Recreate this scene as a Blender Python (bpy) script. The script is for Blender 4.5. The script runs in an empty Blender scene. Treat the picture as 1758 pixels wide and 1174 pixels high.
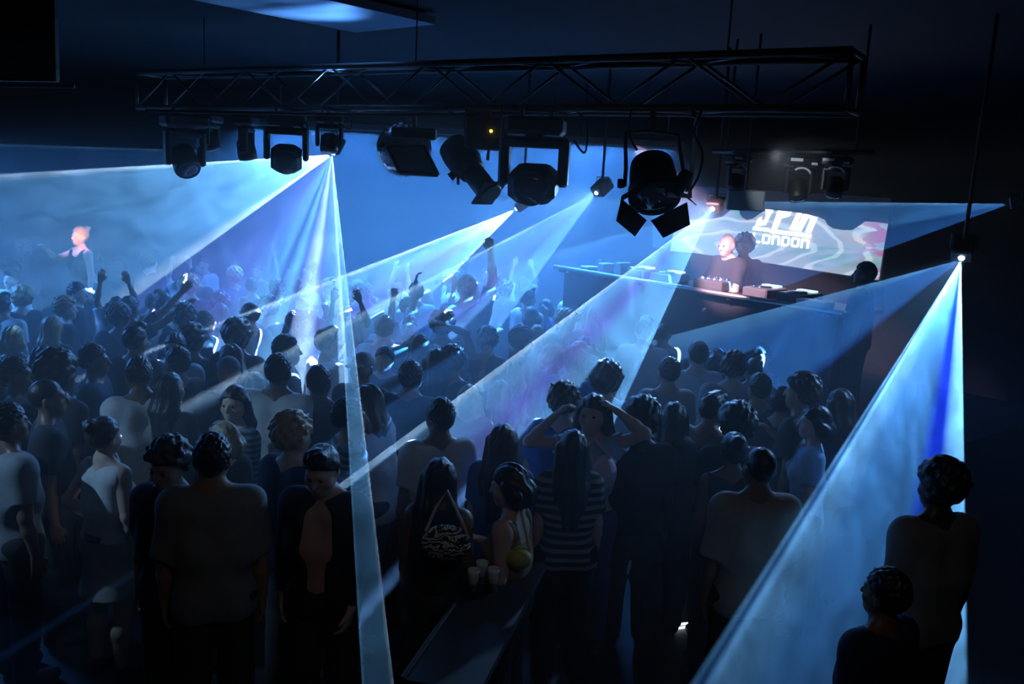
import bpy, math, random
import numpy as np
from mathutils import Vector, Matrix
import openvdb

# ------------------------------------------------------------------ camera
sc = bpy.context.scene
COL = sc.collection
R = math.radians
F_PX, CX, CY = 1500.0, 879.0, 587.0
CAM_Z, PITCH, ROLL = 3.2, R(10.5), R(3.0)
fw = Vector((0, math.cos(PITCH), -math.sin(PITCH)))
up0 = Vector((0, math.sin(PITCH), math.cos(PITCH)))
xr = Vector((1, 0, 0))
cam_r = xr * math.cos(ROLL) + up0 * math.sin(ROLL)
cam_u = up0 * math.cos(ROLL) - xr * math.sin(ROLL)
CAMP = Vector((0, 0, CAM_Z))
cam = bpy.data.cameras.new('camera')
cam.sensor_width = 36.0
cam.lens = 36.0 * F_PX / 1758.0
cam.clip_end = 200
camo = bpy.data.objects.new('camera', cam)
COL.objects.link(camo)
M = Matrix.Identity(4)
for i in range(3):
    M[i][0], M[i][1], M[i][2] = cam_r[i], cam_u[i], -fw[i]
    M[i][3] = CAMP[i]
camo.matrix_world = M
sc.camera = camo

def ray(px, py):
    return cam_r * ((px - CX) / F_PX) + cam_u * ((CY - py) / F_PX) + fw

def P(px, py, d):                      # point at distance d into the room
    w = ray(px, py)
    return CAMP + w * (d / w.y)

def PZ(px, py, z):                     # point at height z
    w = ray(px, py)
    return CAMP + w * ((z - CAM_Z) / w.z)

# ------------------------------------------------------------------ world, exposure
sc.view_settings.view_transform = 'Standard'
sc.view_settings.look = 'None'
sc.view_settings.exposure = 0.15
sc.view_settings.gamma = 1.0
sc.view_settings.use_curve_mapping = False
wd = bpy.data.worlds.new('world')
sc.world = wd
wd.use_nodes = True
wd.node_tree.nodes['Background'].inputs[0].default_value = (0.001, 0.0015, 0.003, 1)
wd.node_tree.nodes['Background'].inputs[1].default_value = 0.2
sc.cycles.sample_clamp_indirect = 2.0
sc.cycles.max_bounces = 5
sc.cycles.diffuse_bounces = 1
sc.cycles.glossy_bounces = 2
sc.cycles.transparent_max_bounces = 24
sc.cycles.caustics_reflective = False
sc.cycles.caustics_refractive = False
sc.cycles.adaptive_threshold = 0.02
LIGHTS = []

def lamp(name, kind, loc, to, energy, color, size=0.3, size_y=None, spot=60, blend=0.4, spread=180):
    l = bpy.data.lights.new(name, kind)
    l.energy = energy
    l.color = color
    if kind == 'AREA':
        l.shape = 'RECTANGLE'
        l.size = size
        l.size_y = size_y or size
        l.spread = R(spread)
    else:
        l.shadow_soft_size = size
    if kind == 'SPOT':
        l.spot_size = R(spot)
        l.spot_blend = blend
    o = bpy.data.objects.new(name, l)
    COL.objects.link(o)
    o.location = loc
    v = Vector(to) - Vector(loc)
    o.rotation_euler = v.to_track_quat('-Z', 'Y').to_euler()
    LIGHTS.append(o)
    return o

# added blue lamps that make the haze glow (their battens are built further down)
HAZE_LAMPS = [((-1.3, 12.8, 3.74), (-1.3, 12.0, 0), 760, 5.4),
        ((-8.3, 9.8, 3.28), (-6.6, 10.0, 0), 330, 3.0),
        ((1.2, 12.4, 3.7), (0.6, 11.6, 0), 130, 2.0)]
for k, (a, b, e, sx) in enumerate(HAZE_LAMPS):
    lamp('haze_fill_light', 'AREA', a, b, e, (0.055, 0.29, 1.0), sx, 0.16, spread=140)
# dim added fill over the balcony for the near crowd, warm and weak
lamp('fill_light', 'AREA', (0.6, 1.0, 4.35), (0.2, 4.6, 0.8), 1.1, (1.0, 0.9, 0.8), 2.0, 0.4, spread=100)
# side lamp on the left part of the crowd
lamp('side_light', 'SPOT', (-5.8, 3.6, 3.7), (-2.5, 5.3, 1.3), 330, (0.3, 0.6, 1.0), 0.04, spot=24, blend=0.5)
# key light on the performer at the desk, warm light on the podium dancer
DJ_POS = P(1262, 425, 9.35)
lamp('booth_key', 'SPOT', (1.0, 8.0, 3.55), DJ_POS + Vector((0, 0, -0.15)), 1500, (1.0, 0.62, 0.78), 0.05, spot=26)
PODIUM = P(137, 412, 11.0)
lamp('podium_key', 'SPOT', PODIUM + Vector((0.22, -0.5, 0.12)), PODIUM, 30, (1.0, 0.45, 0.26), 0.03, spot=46)
# added blue lamp that brightens the ceiling panel from below
DUCT = PZ(520, 18, 4.5)
lamp('duct_fill', 'SPOT', DUCT + Vector((0.25, 0.3, -0.62)), DUCT, 110, (0.12, 0.38, 1.0), 0.05, spot=100, blend=0.9)

# ------------------------------------------------------------------ materials
MATS = {}

def _nodes(name):
    m = bpy.data.materials.new(name)
    m.use_nodes = True
    nt = m.node_tree
    return m, nt, nt.nodes, nt.links

def mat(name, col, rough=0.6, metal=0.0, var=0.25, scale=18.0, bump=0.0, emit=None, es=0.0, coat=0.0):
    if name in MATS:
        return MATS[name]
    m, nt, n, l = _nodes(name)
    b = n['Principled BSDF']
    b.inputs['Roughness'].default_value = rough
    b.inputs['Metallic'].default_value = metal
    b.inputs['Coat Weight'].default_value = coat
    tc = n.new('ShaderNodeTexCoord')
    nz = n.new('ShaderNodeTexNoise')
    nz.inputs['Scale'].default_value = scale
    nz.inputs['Detail'].default_value = 4
    l.new(tc.outputs['Object'], nz.inputs['Vector'])
    mx = n.new('ShaderNodeMix')
    mx.data_type = 'RGBA'
    mx.inputs[6].default_value = (*[c * (1 - var) for c in col], 1)
    mx.inputs[7].default_value = (*[min(1, c * (1 + var)) for c in col], 1)
    l.new(nz.outputs['Fac'], mx.inputs[0])
    l.new(mx.outputs[2], b.inputs['Base Color'])
    if bump:
        bp = n.new('ShaderNodeBump')
        bp.inputs['Strength'].default_value = bump
        bp.inputs['Distance'].default_value = 0.01
        l.new(nz.outputs['Fac'], bp.inputs['Height'])
        l.new(bp.outputs[0], b.inputs['Normal'])
    if emit:
        b.inputs['Emission Color'].default_value = (*emit, 1)
        b.inputs['Emission Strength'].default_value = es
    MATS[name] = m
    return m

def stripe_mat(name, c1, c2, freq):
    if name in MATS:
        return MATS[name]
    m, nt, n, l = _nodes(name)
    b = n['Principled BSDF']
    b.inputs['Roughness'].default_value = 0.8
    tc = n.new('ShaderNodeTexCoord')
    w = n.new('ShaderNodeTexWave')
    w.bands_direction = 'Z'
    w.inputs['Scale'].default_value = freq
    w.inputs['Distortion'].default_value = 0.6
    l.new(tc.outputs['Object'], w.inputs['Vector'])
    r = n.new('ShaderNodeValToRGB')
    r.color_ramp.interpolation = 'CONSTANT'
    r.color_ramp.elements[0].color = (*c1, 1)
    r.color_ramp.elements[1].position = 0.55
    r.color_ramp.elements[1].color = (*c2, 1)
    l.new(w.outputs['Fac'], r.inputs[0])
    l.new(r.outputs[0], b.inputs['Base Color'])
    MATS[name] = m
    return m

def volume_mat(name, dens, col=(1, 1, 1), noise=None, g=0.0):
    m, nt, n, l = _nodes(name)
    n.remove(n['Principled BSDF'])
    v = n.new('ShaderNodeVolumeScatter')
    v.inputs['Color'].default_value = (*col, 1)
    v.inputs['Density'].default_value = dens
    v.inputs['Anisotropy'].default_value = g
    l.new(v.outputs[0], n['Material Output'].inputs['Volume'])
    if noise:
        sc_, lo, hi = noise
        tc = n.new('ShaderNodeTexCoord')
        nz = n.new('ShaderNodeTexNoise')
        nz.inputs['Scale'].default_value = sc_
        nz.inputs['Detail'].default_value = 3
        nz.inputs['Roughness'].default_value = 0.6
        nz.inputs['Distortion'].default_value = 0.6
        l.new(tc.outputs['Object'], nz.inputs['Vector'])
        mr = n.new('ShaderNodeMapRange')
        mr.inputs[1].default_value = 0.3
        mr.inputs[2].default_value = 0.7
        mr.inputs[3].default_value = dens * lo
        mr.inputs[4].default_value = dens * hi
        l.new(nz.outputs['Fac'], mr.inputs[0])
        l.new(mr.outputs[0], v.inputs['Density'])
    return m

# ------------------------------------------------------------------ objects and meshes
def tag(o, label=None, cat=None, group=None, kind=None):
    if label: o['label'] = label
    if cat: o['category'] = cat
    if group: o['group'] = group
    if kind: o['kind'] = kind
    return o

def empty(name, loc, rz=0.0, scale=1.0):
    o = bpy.data.objects.new(name, None)
    o.empty_display_size = 0.1
    COL.objects.link(o)
    o.location = loc
    o.rotation_euler = (0, 0, rz)
    o.scale = (scale,) * 3
    return o

def link_mesh(name, me, m, parent=None, loc=None):
    o = bpy.data.objects.new(name, me)
    COL.objects.link(o)
    if m is not None:
        if not me.materials:
            me.materials.append(m)
        o.material_slots[0].link = 'OBJECT'
        o.material_slots[0].material = m
    if parent is not None:
        o.parent = parent
    if loc is not None:
        o.location = loc
    return o

class MB:
    """collects shapes and links them as ONE mesh"""
    def __init__(self):
        self.v, self.f, self.T = [], [], Matrix.Identity(4)
    def _add(self, vs, fs):
        b = len(self.v)
        self.v += [tuple(self.T @ Vector(p)) for p in vs]
        self.f += [tuple(i + b for i in f) for f in fs]
        return self
    def box(self, c, s, ch=0.0, rot=None):
        x, y, z = s[0] / 2, s[1] / 2, s[2] / 2
        ch = min(ch, x * .9, y * .9, z * .9)
        Rm = rot or Matrix.Identity(3)
        C = Vector(c)
        if ch <= 0:
            vs = [Rm @ Vector((a * x, b * y, d * z)) + C for d in (-1, 1) for a, b in ((-1, -1), (1, -1), (1, 1), (-1, 1))]
            return self._add(vs, [(3, 2, 1, 0), (4, 5, 6, 7), (0, 1, 5, 4), (1, 2, 6, 5), (2, 3, 7, 6), (3, 0, 4, 7)])
        vs, fs = [], []
        rings = [(z, ch), (z - ch, 0), (-z + ch, 0), (-z, ch)]
        for zz, ins in rings:
            a, b = x - ins, y - ins
            k = ch if ins == 0 else ch * .6
            for px, py in ((a, b - k), (a - k, b), (-a + k, b), (-a, b - k), (-a, -b + k), (-a + k, -b), (a - k, -b), (a, -b + k)):
                vs.append(Rm @ Vector((px, py, zz)) + C)
        for r in range(3):
            for i in range(8):
                j = (i + 1) % 8
                fs.append((r * 8 + j, r * 8 + i, (r + 1) * 8 + i, (r + 1) * 8 + j)[::-1])
        fs.append(tuple(range(8)))
        fs.append(tuple(range(31, 23, -1)))
        return self._add(vs, fs)
    def tube(self, pts, r, n=10, cap=True):
        pts = [Vector(p) for p in pts]
        rs = r if isinstance(r, (list, tuple)) else [r] * len(pts)
        vs, fs = [], []
        d0 = (pts[1] - pts[0]).normalized()
        u = d0.orthogonal().normalized()
        for i, p in enumerate(pts):
            if i == 0: d = pts[1] - pts[0]
            elif i == len(pts) - 1: d = pts[-1] - pts[-2]
            else: d = pts[i + 1] - pts[i - 1]
            d.normalize()
            u = (u - d * u.dot(d)).normalized()
            w = d.cross(u)
            for k in range(n):
                a = 2 * math.pi * k / n
                vs.append(p + (u * math.cos(a) + w * math.sin(a)) * rs[i])
        for i in range(len(pts) - 1):
            for k in range(n):
                j = (k + 1) % n
                fs.append((i * n + k, i * n + j, (i + 1) * n + j, (i + 1) * n + k))
        if cap:
            fs.append(tuple(range(n - 1, -1, -1)))
            fs.append(tuple(range((len(pts) - 1) * n, len(pts) * n)))
        return self._add(vs, fs)
    def lathe(self, prof, n=24, c=(0, 0, 0), axis=None):
        """prof: (r, h) along the axis"""
        ax = Vector(axis or (0, 0, 1)).normalized()
        u = ax.orthogonal().normalized()
        w = ax.cross(u)
        C = Vector(c)
        vs, fs = [], []
        for r, h in prof:
            for k in range(n):
                a = 2 * math.pi * k / n
                vs.append(C + ax * h + (u * math.cos(a) + w * math.sin(a)) * r)
        for i in range(len(prof) - 1):
            for k in range(n):
                j = (k + 1) % n
                fs.append((i * n + k, i * n + j, (i + 1) * n + j, (i + 1) * n + k))
        fs.append(tuple(range(n - 1, -1, -1)))
        fs.append(tuple(range((len(prof) - 1) * n, len(prof) * n)))
        return self._add(vs, fs)
    def quad(self, a, b, c, d):
        return self._add([a, b, c, d], [(0, 1, 2, 3)])
    def plate(self, pts, nrm, th):
        """a flat outline with a thickness"""
        n = len(pts)
        nv = Vector(nrm).normalized() * th
        vs = [Vector(p) for p in pts] + [Vector(p) + nv for p in pts]
        fs = [tuple(range(n)), tuple(range(2 * n - 1, n - 1, -1))]
        for i in range(n):
            j = (i + 1) % n
            fs.append((i, i + n, j + n, j))
        return self._add(vs, fs)
    def mesh(self, name, smooth=False):
        me = bpy.data.meshes.new(name)
        me.from_pydata(self.v, [], self.f)
        me.update()
        if smooth:
            me.polygons.foreach_set('use_smooth', [True] * len(me.polygons))
        return me
    def build(self, name, m, parent=None, smooth=False, loc=None):
        return link_mesh(name, self.mesh(name, smooth), m, parent, loc)

# ------------------------------------------------------------------ the room
FLOOR = mat('floor_paint', (0.02, 0.02, 0.022), 0.55, var=0.5, scale=3, bump=0.1)
BLACKW = mat('black_wall_paint', (0.007, 0.0075, 0.009), 0.9, var=0.3, scale=4, bump=0.15)
X0, X1, Y0, Y1, ZC = -10.0, 7.2, -3.0, 17.0, 4.6
tag(MB().box(((X0 + X1) / 2, (Y0 + Y1) / 2, -0.05), (X1 - X0, Y1 - Y0, 0.1)).build('floor', FLOOR), 'black painted dance floor under the crowd', 'floor', kind='structure')
tag(MB().box(((X0 + X1) / 2, (Y0 + Y1) / 2, ZC + 0.05), (X1 - X0, Y1 - Y0, 0.1)).build('ceiling', BLACKW), 'black ceiling above the lighting truss', 'ceiling', kind='structure')
for nm, c, s in (('wall_left', (X0 - .05, (Y0 + Y1) / 2, ZC / 2), (.1, Y1 - Y0, ZC)), ('wall_right', (X1 + .05, (Y0 + Y1) / 2, ZC / 2), (.1, Y1 - Y0, ZC)),
                 ('wall_far', ((X0 + X1) / 2, Y1 + .05, ZC / 2), (X1 - X0, .1, ZC)), ('wall_near', ((X0 + X1) / 2, Y0 - .05, ZC / 2), (X1 - X0, .1, ZC))):
    tag(MB().box(c, s).build(nm, BLACKW), 'black painted ' + nm.replace('_', ' ') + ' of the club', 'wall', kind='structure')

# ------------------------------------------------------------------ haze and light beams
hz = MB().box((-1.9, 10.3, 1.9), (15.6, 12.6, 3.7)).build('haze', volume_mat('haze', 0.062, (0.9, 0.95, 1.0)))
tag(hz, 'thin blue haze hanging over the whole dance floor', 'haze', kind='stuff')

def sheet(src, p1, p2, length, sig, energy, stops, label, dens=0.16, falloff=None, pad=0.0, noise=(2.2, 0.45, 1.5)):
    """a stage light throwing a thin fan of light from src, between the directions of p1 and p2, and the haze the fan passes through"""
    S, A, B = Vector(src), Vector(p1), Vector(p2)
    a, b = (A - S).normalized(), (B - S).normalized()
    mid = (a + b).normalized()
    half = math.acos(max(-1, min(1, a.dot(b)))) / 2
    z = -mid
    x = (b - a).normalized()
    y = z.cross(x)
    Mx = Matrix.Identity(4)
    for i in range(3):
        Mx[i][0], Mx[i][1], Mx[i][2], Mx[i][3] = x[i], y[i], z[i], S[i]
    l = bpy.data.lights.new('beam_lamp', 'SPOT')
    l.energy = energy
    l.shadow_soft_size = 0.0
    l.spot_size = min(R(175), 2 * half + R(2.5))
    l.spot_blend = 0.0
    l.use_nodes = True
    nt = l.node_tree
    n, L = nt.nodes, nt.links
    em = n['Emission']
    tc = n.new('ShaderNodeTexCoord')
    sp = n.new('ShaderNodeSeparateXYZ')
    L.new(tc.outputs['Normal'], sp.inputs[0])
    def mth(op, i0, i1=None, i2=None):
        q = n.new('ShaderNodeMath')
        q.operation = op
        for k, i in enumerate((i0, i1, i2)):
            if i is None: continue
            if isinstance(i, (int, float)): q.inputs[k].default_value = i
            else: L.new(i, q.inputs[k])
        return q.outputs[0]
    nzv = mth('MULTIPLY', sp.outputs[2], -1.0)
    ang = mth('ARCTAN2', sp.outputs[0], nzv)
    u = mth('MULTIPLY_ADD', ang, 0.5 / half, 0.5)
    ins = mth('MULTIPLY', mth('GREATER_THAN', u, 0.0), mth('LESS_THAN', u, 1.0))
    s = mth('DIVIDE', sp.outputs[1], mth('MAXIMUM', nzv, 0.02))
    s2 = mth('MULTIPLY', mth('DIVIDE', s, sig), mth('DIVIDE', s, sig))
    prof = mth('MAXIMUM', mth('SUBTRACT', 1.0, s2), 0.0)
    r = n.new('ShaderNodeValToRGB')
    cr = r.color_ramp
    for k, (pos, inten, c) in enumerate(stops):
        e = cr.elements[k] if k < 2 else cr.elements.new(pos)
        e.position = pos
        e.color = (c[0] * inten, c[1] * inten, c[2] * inten, 1)
    cr2 = sorted(stops)
    L.new(u, r.inputs[0])
    L.new(r.outputs[0], em.inputs[0])
    st = mth('MULTIPLY', ins, prof)
    if falloff:
        lf = n.new('ShaderNodeLightFalloff')
        lf.inputs['Strength'].default_value = falloff
        st = mth('MULTIPLY', st, lf.outputs['Linear'])
    L.new(st, em.inputs[1])
    o = bpy.data.objects.new('beam_lamp', l)
    COL.objects.link(o)
    o.matrix_world = Mx
    # the haze inside the fan, cut off at the floor
    vs, fs = [], []
    na = 14
    rads = [0.04, length]
    for rr in rads:
        for i in range(na + 1):
            t = -half + 2 * half * i / na
            t *= 1 + pad
            for sg in (-1, 1):
                d = Vector((math.sin(t), sg * sig * math.cos(t), -math.cos(t)))
                vs.append(d * rr)
    W = 2 * (na + 1)
    id_ = lambda k, i, j: k * W + i * 2 + j
    for i in range(na):
        fs.append((id_(0, i, 0), id_(0, i + 1, 0), id_(1, i + 1, 0), id_(1, i, 0)))
        fs.append((id_(0, i, 1), id_(1, i, 1), id_(1, i + 1, 1), id_(0, i + 1, 1)))
        fs.append((id_(0, i, 0), id_(0, i, 1), id_(0, i + 1, 1), id_(0, i + 1, 0)))
        fs.append((id_(1, i, 0), id_(1, i + 1, 0), id_(1, i + 1, 1), id_(1, i, 1)))
    fs.append((id_(0, 0, 0), id_(1, 0, 0), id_(1, 0, 1), id_(0, 0, 1)))
    fs.append((id_(0, na, 0), id_(0, na, 1), id_(1, na, 1), id_(1, na, 0)))
    me = bpy.data.meshes.new('light_beam')
    me.from_pydata(vs, [], fs)
    me.update()
    import bmesh
    bm = bmesh.new()
    bm.from_mesh(me)
    inv = Mx.inverted()
    for co, no in (((0, 0, 0.01), (0, 0, -1)), ((0, Y1 - .02, 0), (0, 1, 0)), ((X0 + .02, 0, 0), (-1, 0, 0)), ((0, 0.8, 0), (0, -1, 0))):
        geom = bm.verts[:] + bm.edges[:] + bm.faces[:]
        res = bmesh.ops.bisect_plane(bm, geom=geom, plane_co=inv @ Vector(co), plane_no=inv.to_3x3() @ Vector(no), clear_outer=True)
        ed = [g for g in res['geom_cut'] if isinstance(g, bmesh.types.BMEdge)]
        if ed:
            bmesh.ops.edgeloop_fill(bm, edges=ed)
    bmesh.ops.recalc_face_normals(bm, faces=bm.faces[:])
    bm.to_mesh(me)
    bm.free()
    vm = volume_mat('beam_haze', dens, (0.95, 0.97, 1.0), noise, 0.3)
    o2 = link_mesh('light_beam', me, vm)
    o2.matrix_world = Mx
    tag(o2, label, 'light beam', kind='stuff')
    return S, mid

CY_ = (0.15, 0.48, 1.0)      # pale cyan
WH = (0.40, 0.66, 1.0)       # white blue
PU = (0.18, 0.25, 1.0)       # violet blue
TL_ = (0.08, 0.36, 1.0)
BL = (0.05, 0.28, 1.0)       # blue
DB = (0.01, 0.05, 1.0)       # deep blue

S_A = P(570, 266, 9.3)
S_B = P(884, 360, 11.0)
S_C = P(1022, 333, 10.4)
S_D = P(1222, 360, 9.0)
S_E = P(1733, 350, 7.6)
S_F = P(1650, 446, 6.8)
BEAMS = {}
def beam(key, *a, **k):
    BEAMS[key] = sheet(*a, **k)

# added rim lamps at the projectors, edging the crowd's hair and shoulders from behind
for src, to, e, sp in ((S_C, (-2.2, 6.5, 1.4), 260, 78), (S_D, (-0.6, 5.4, 1.4), 260, 74), (S_F, (1.6, 5.6, 1.4), 110, 60), (S_A, (-2.6, 6.0, 1.4), 150, 60)):
    lamp('rim_light', 'SPOT', Vector(src) + Vector((0, 0, .01)), to, e * 1.6, (0.22, 0.5, 1.0), 0.03, spot=sp, blend=1.0)
FO = 0.2                       # the fans are collimated, so they thin out with distance, not with its square
beam('A1', S_A, P(-60, 303, 8.8), PZ(238, 506, 1.5), 9.5, 0.006, 330000,
     [(0, 1.0, WH), (0.05, .5, CY_), (0.3, .45, CY_), (0.33, .55, CY_), (.36, .45, CY_), (0.9, .6, CY_), (0.985, 1.0, WH), (1, 1, WH)],
     'broad pale blue fan of light spreading left from the small moving head on the truss')
beam('A2', S_A, PZ(238, 506, 1.5), PZ(597, 640, 1.5), 9.5, 0.006, 430000,
     [(0, .35, PU), (0.3, .45, PU), (0.55, .6, CY_), (0.62, .2, PU), (0.7, .8, CY_), (0.76, .3, PU), (0.86, 1, WH), (.9, .5, PU), (.965, .7, CY_), (1, .9, WH)],
     'violet and white fan of light falling straight down from the small moving head', falloff=FO)
beam('A4', S_A, P(602, 830, 4.0), P(636, 830, 4.0), 9.5, 0.006, 190000,
     [(0, 1.0, CY_), (.12, .45, CY_), (.85, .5, CY_), (1, 1.0, WH)],
     'narrow pale strip of light falling from the small moving head to the bottom edge')
beam('A3', S_A, P(-60, 246, 9.2), P(-60, 303, 8.8), 9.0, 0.006, 120000,
     [(0, 1.0, CY_), (0.08, .35, BL), (1, .35, BL)],
     'faint blue fan of light running level to the left edge below the truss', falloff=FO)
beam('B', S_B, PZ(230, 610, 1.5), PZ(745, 505, 1.5), 8.5, 0.006, 180000,
     [(0, 1.0, WH), (0.04, .45, CY_), (0.5, .4, PU), (0.93, .6, CY_), (1, 1, WH)],
     'whitish fan of light coming from behind the largest moving head')
beam('B2', S_B, P(520, 408, 9.5), PZ(230, 610, 1.5), 8.0, 0.006, 60000,
     [(0, .6, CY_), (0.3, .3, CY_), (1, .2, BL)],
     'faint fan of light above the whitish fan behind the largest moving head', falloff=.16)
beam('C', S_C, PZ(320, 690, 1.5), PZ(860, 560, 1.5), 8.5, 0.006, 400000,
     [(0, .7, WH), (0.03, .3, CY_), (0.4, .3, PU), (0.6, .5, CY_), (0.93, .55, CY_), (.95, .9, CY_), (.97, .5, CY_), (1, .9, CY_)],
     'light blue fan of light from the lamp between the largest moving head and the barn door spotlight', falloff=.16)
beam('D', S_D, P(604, 815, 5.0), PZ(1066, 700, 1.5), 9.0, 0.006, 400000,
     [(0, 1.0, WH), (0.05, .7, CY_), (0.3, .45, PU), (0.5, .55, CY_), (0.93, .6, CY_), (.95, .9, CY_), (.97, .6, CY_), (1, .9, CY_)],
     'bright central fan of light from the lamp beside the screen to the middle of the crowd', falloff=FO)
beam('D2', S_D, P(940, 436, 10.5), P(604, 815, 5.0), 8.0, 0.006, 80000,
     [(0, .8, CY_), (0.2, .5, BL), (1, .2, BL)],
     'faint fan of light left of the bright central fan', falloff=FO)
beam('E', S_E, P(1130, 344, 10.0), P(1200, 545, 10.0), 6.5, 0.006, 460000,
     [(0, .8, CY_), (0.1, .4, TL_), (0.5, .5, TL_), (0.6, .3, BL), (1, .4, BL)],
     'blue fan of light from the lamp at the far right edge in front of the screen', falloff=FO)
beam('F1', S_F, PZ(1125, 583, 1.5), PZ(1385, 660, 1.5), 8.0, 0.006, 400000,
     [(0, .8, CY_), (0.2, .6, BL), (0.85, .5, BL), (1, .15, DB)],
     'blue fan of light from the right hand lamp over the crowd below the stage', falloff=FO)
beam('F2', S_F, P(1178, 1190, 3.6), P(1656, 900, 5.9), 8.0, 0.006, 170000,
     [(0, .75, CY_), (0.01, .2, BL), (.018, .2, BL), (.026, 1, CY_), (.045, .5, CY_), (.16, .32, TL_), (0.45, .2, TL_), (0.58, .28, DB), (.68, .28, DB), (0.8, .45, CY_), (1, .8, CY_)],
     'big bright fan of light falling from the right hand lamp to the bottom edge')
#@PEOPLE
# ------------------------------------------------------------------ people: one smooth body grown from tapered bones, clothes and hair as shells over it
class Field:
    def __init__(self, lo, hi, h):
        self.lo, self.h = np.array(lo, float), h
        self.n = np.ceil((np.array(hi) - self.lo) / h).astype(int) + 1
        self.a = np.full(self.n, 1.0, np.float32)
    def block(self, lo, hi):
        i0 = np.maximum(np.floor((np.array(lo) - self.lo) / self.h).astype(int), 0)
        i1 = np.minimum(np.ceil((np.array(hi) - self.lo) / self.h).astype(int) + 1, self.n)
        if (i1 <= i0).any():
            return None, None
        ax = [self.lo[k] + self.h * np.arange(i0[k], i1[k]) for k in range(3)]
        X, Y, Z = np.meshgrid(*ax, indexing='ij')
        return tuple(slice(i0[k], i1[k]) for k in range(3)), np.stack([X, Y, Z], -1).astype(np.float32)
    def put(self, d, sl, k):
        o = self.a[sl]
        hh = np.maximum(k - np.abs(o - d), 0) / k
        self.a[sl] = np.minimum(o, d) - hh * hh * k * 0.25
    def cap(self, a, b, ra, rb, k=0.03, flat=None, frame=None, sq=None):
        a, b = np.array(a, float), np.array(b, float)
        if frame is not None:
            wa, wb = frame.pt(a), frame.pt(b)
        else:
            wa, wb = a, b
        m = max(ra, rb) * (1.6 if sq is not None else 1) + 0.07
        sl, p = self.block(np.minimum(wa, wb) - m, np.maximum(wa, wb) + m)
        if sl is None: return
        if frame is not None:
            p = frame.inv(p)
        if sq is not None:                                   # flattened section: squash about the bone's axis
            c = (a + b) / 2
            p = (p - c) / np.array(sq) + c
            a, b = (a - c) / np.array(sq) + c, (b - c) / np.array(sq) + c
        ab = b - a
        L2 = max((ab * ab).sum(), 1e-9)
        t = np.clip(((p - a) @ ab) / L2, 0, 1)
        d = np.sqrt((((p - a) - t[..., None] * ab) ** 2).sum(-1)) - (ra + (rb - ra) * t)
        if flat is not None:
            dr = ab / math.sqrt(L2)
            d = np.maximum(d, (p - b) @ dr)
        if sq is not None:
            d = d * min(sq)
        self.put(d.astype(np.float32), sl, k)
    def ell(self, c, r, k=0.02, frame=None, noise=None, cut=None):
        c, r = np.array(c, float), np.array(r, float)
        w = frame.pt(c) if frame is not None else c
        m = r.max() + 0.07
        sl, p = self.block(w - m, w + m)
        if sl is None: return
        if frame is not None:
            p = frame.inv(p)
        q = p - c
        k0 = np.sqrt(((q / r) ** 2).sum(-1))
        k1 = np.sqrt(((q / (r * r)) ** 2).sum(-1)) + 1e-6
        d = k0 * (k0 - 1) / k1
        if noise is not None: d = d + noise(p)
        if cut is not None: d = np.maximum(d, cut(p))
        self.put(d.astype(np.float32), sl, k)
    def sub_ball(self, c, r, frame=None, k=0.01):
        c = np.array(c, float)
        w = frame.pt(c) if frame is not None else c
        sl, p = self.block(w - r - 0.03, w + r + 0.03)
        if sl is None: return
        d = r - np.sqrt(((p - w) ** 2).sum(-1))
        o = self.a[sl]
        hh = np.maximum(k - np.abs(o - d), 0) / k
        self.a[sl] = np.maximum(o, d) + hh * hh * k * 0.25
    def above(self, z):                                       # keep what is above z
        zz = self.lo[2] + self.h * np.arange(self.n[2])
        self.a = np.maximum(self.a, (z - zz)[None, None, :].astype(np.float32))
    def below(self, z):
        zz = self.lo[2] + self.h * np.arange(self.n[2])
        self.a = np.maximum(self.a, (zz - z)[None, None, :].astype(np.float32))
    def fold(self, amp, f):
        ax = [self.lo[k] + self.h * np.arange(self.n[k]) for k in range(3)]
        X, Y, Z = np.meshgrid(*ax, indexing='ij')
        self.a += (amp * (np.sin(f * X + 5 * np.sin(4 * Z + 1) + 2 * Y) * np.sin(f * .35 * Z + 3 * X) + .5 * np.sin(f * 1.7 * Y + 7 * X - 9 * Z))).astype(np.float32)
    def mesh(self, name):
        g = openvdb.FloatGrid(1.0)
        g.copyFromArray(np.ascontiguousarray(self.a), tolerance=0.0)
        pts, quads = g.convertToQuads(isovalue=0.0)
        v = np.asarray(pts, np.float32) * self.h + self.lo.astype(np.float32)
        q = np.asarray(quads, np.int32)[:, ::-1]
        me = bpy.data.meshes.new(name)
        me.vertices.add(len(v))
        me.vertices.foreach_set('co', v.ravel().astype(np.float32))
        me.loops.add(q.size)
        me.loops.foreach_set('vertex_index', q.ravel())
        me.polygons.add(len(q))
        me.polygons.foreach_set('loop_start', np.arange(0, q.size, 4, dtype=np.int32))
        me.polygons.foreach_set('use_smooth', np.ones(len(q), bool))
        me.update(calc_edges=True)
        return me

class Frame:                                                  # the head turned about the neck
    def __init__(self, pivot, yaw, pitch, roll, shift=(0, 0, 0)):
        self.p = np.array(pivot, float)
        Rm = Matrix.Rotation(R(yaw), 3, 'Z') @ Matrix.Rotation(R(-pitch), 3, 'X') @ Matrix.Rotation(R(roll), 3, 'Y')
        self.R = np.array(Rm)
        self.s = np.array(shift, float)
    def pt(self, a): return self.R @ (np.array(a) - self.p) + self.p + self.s
    def inv(self, p): return ((p - self.p - self.s) @ self.R + self.p).astype(np.float32)

def nrm(v):
    v = np.array(v, float)
    return v / np.linalg.norm(v)

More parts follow.
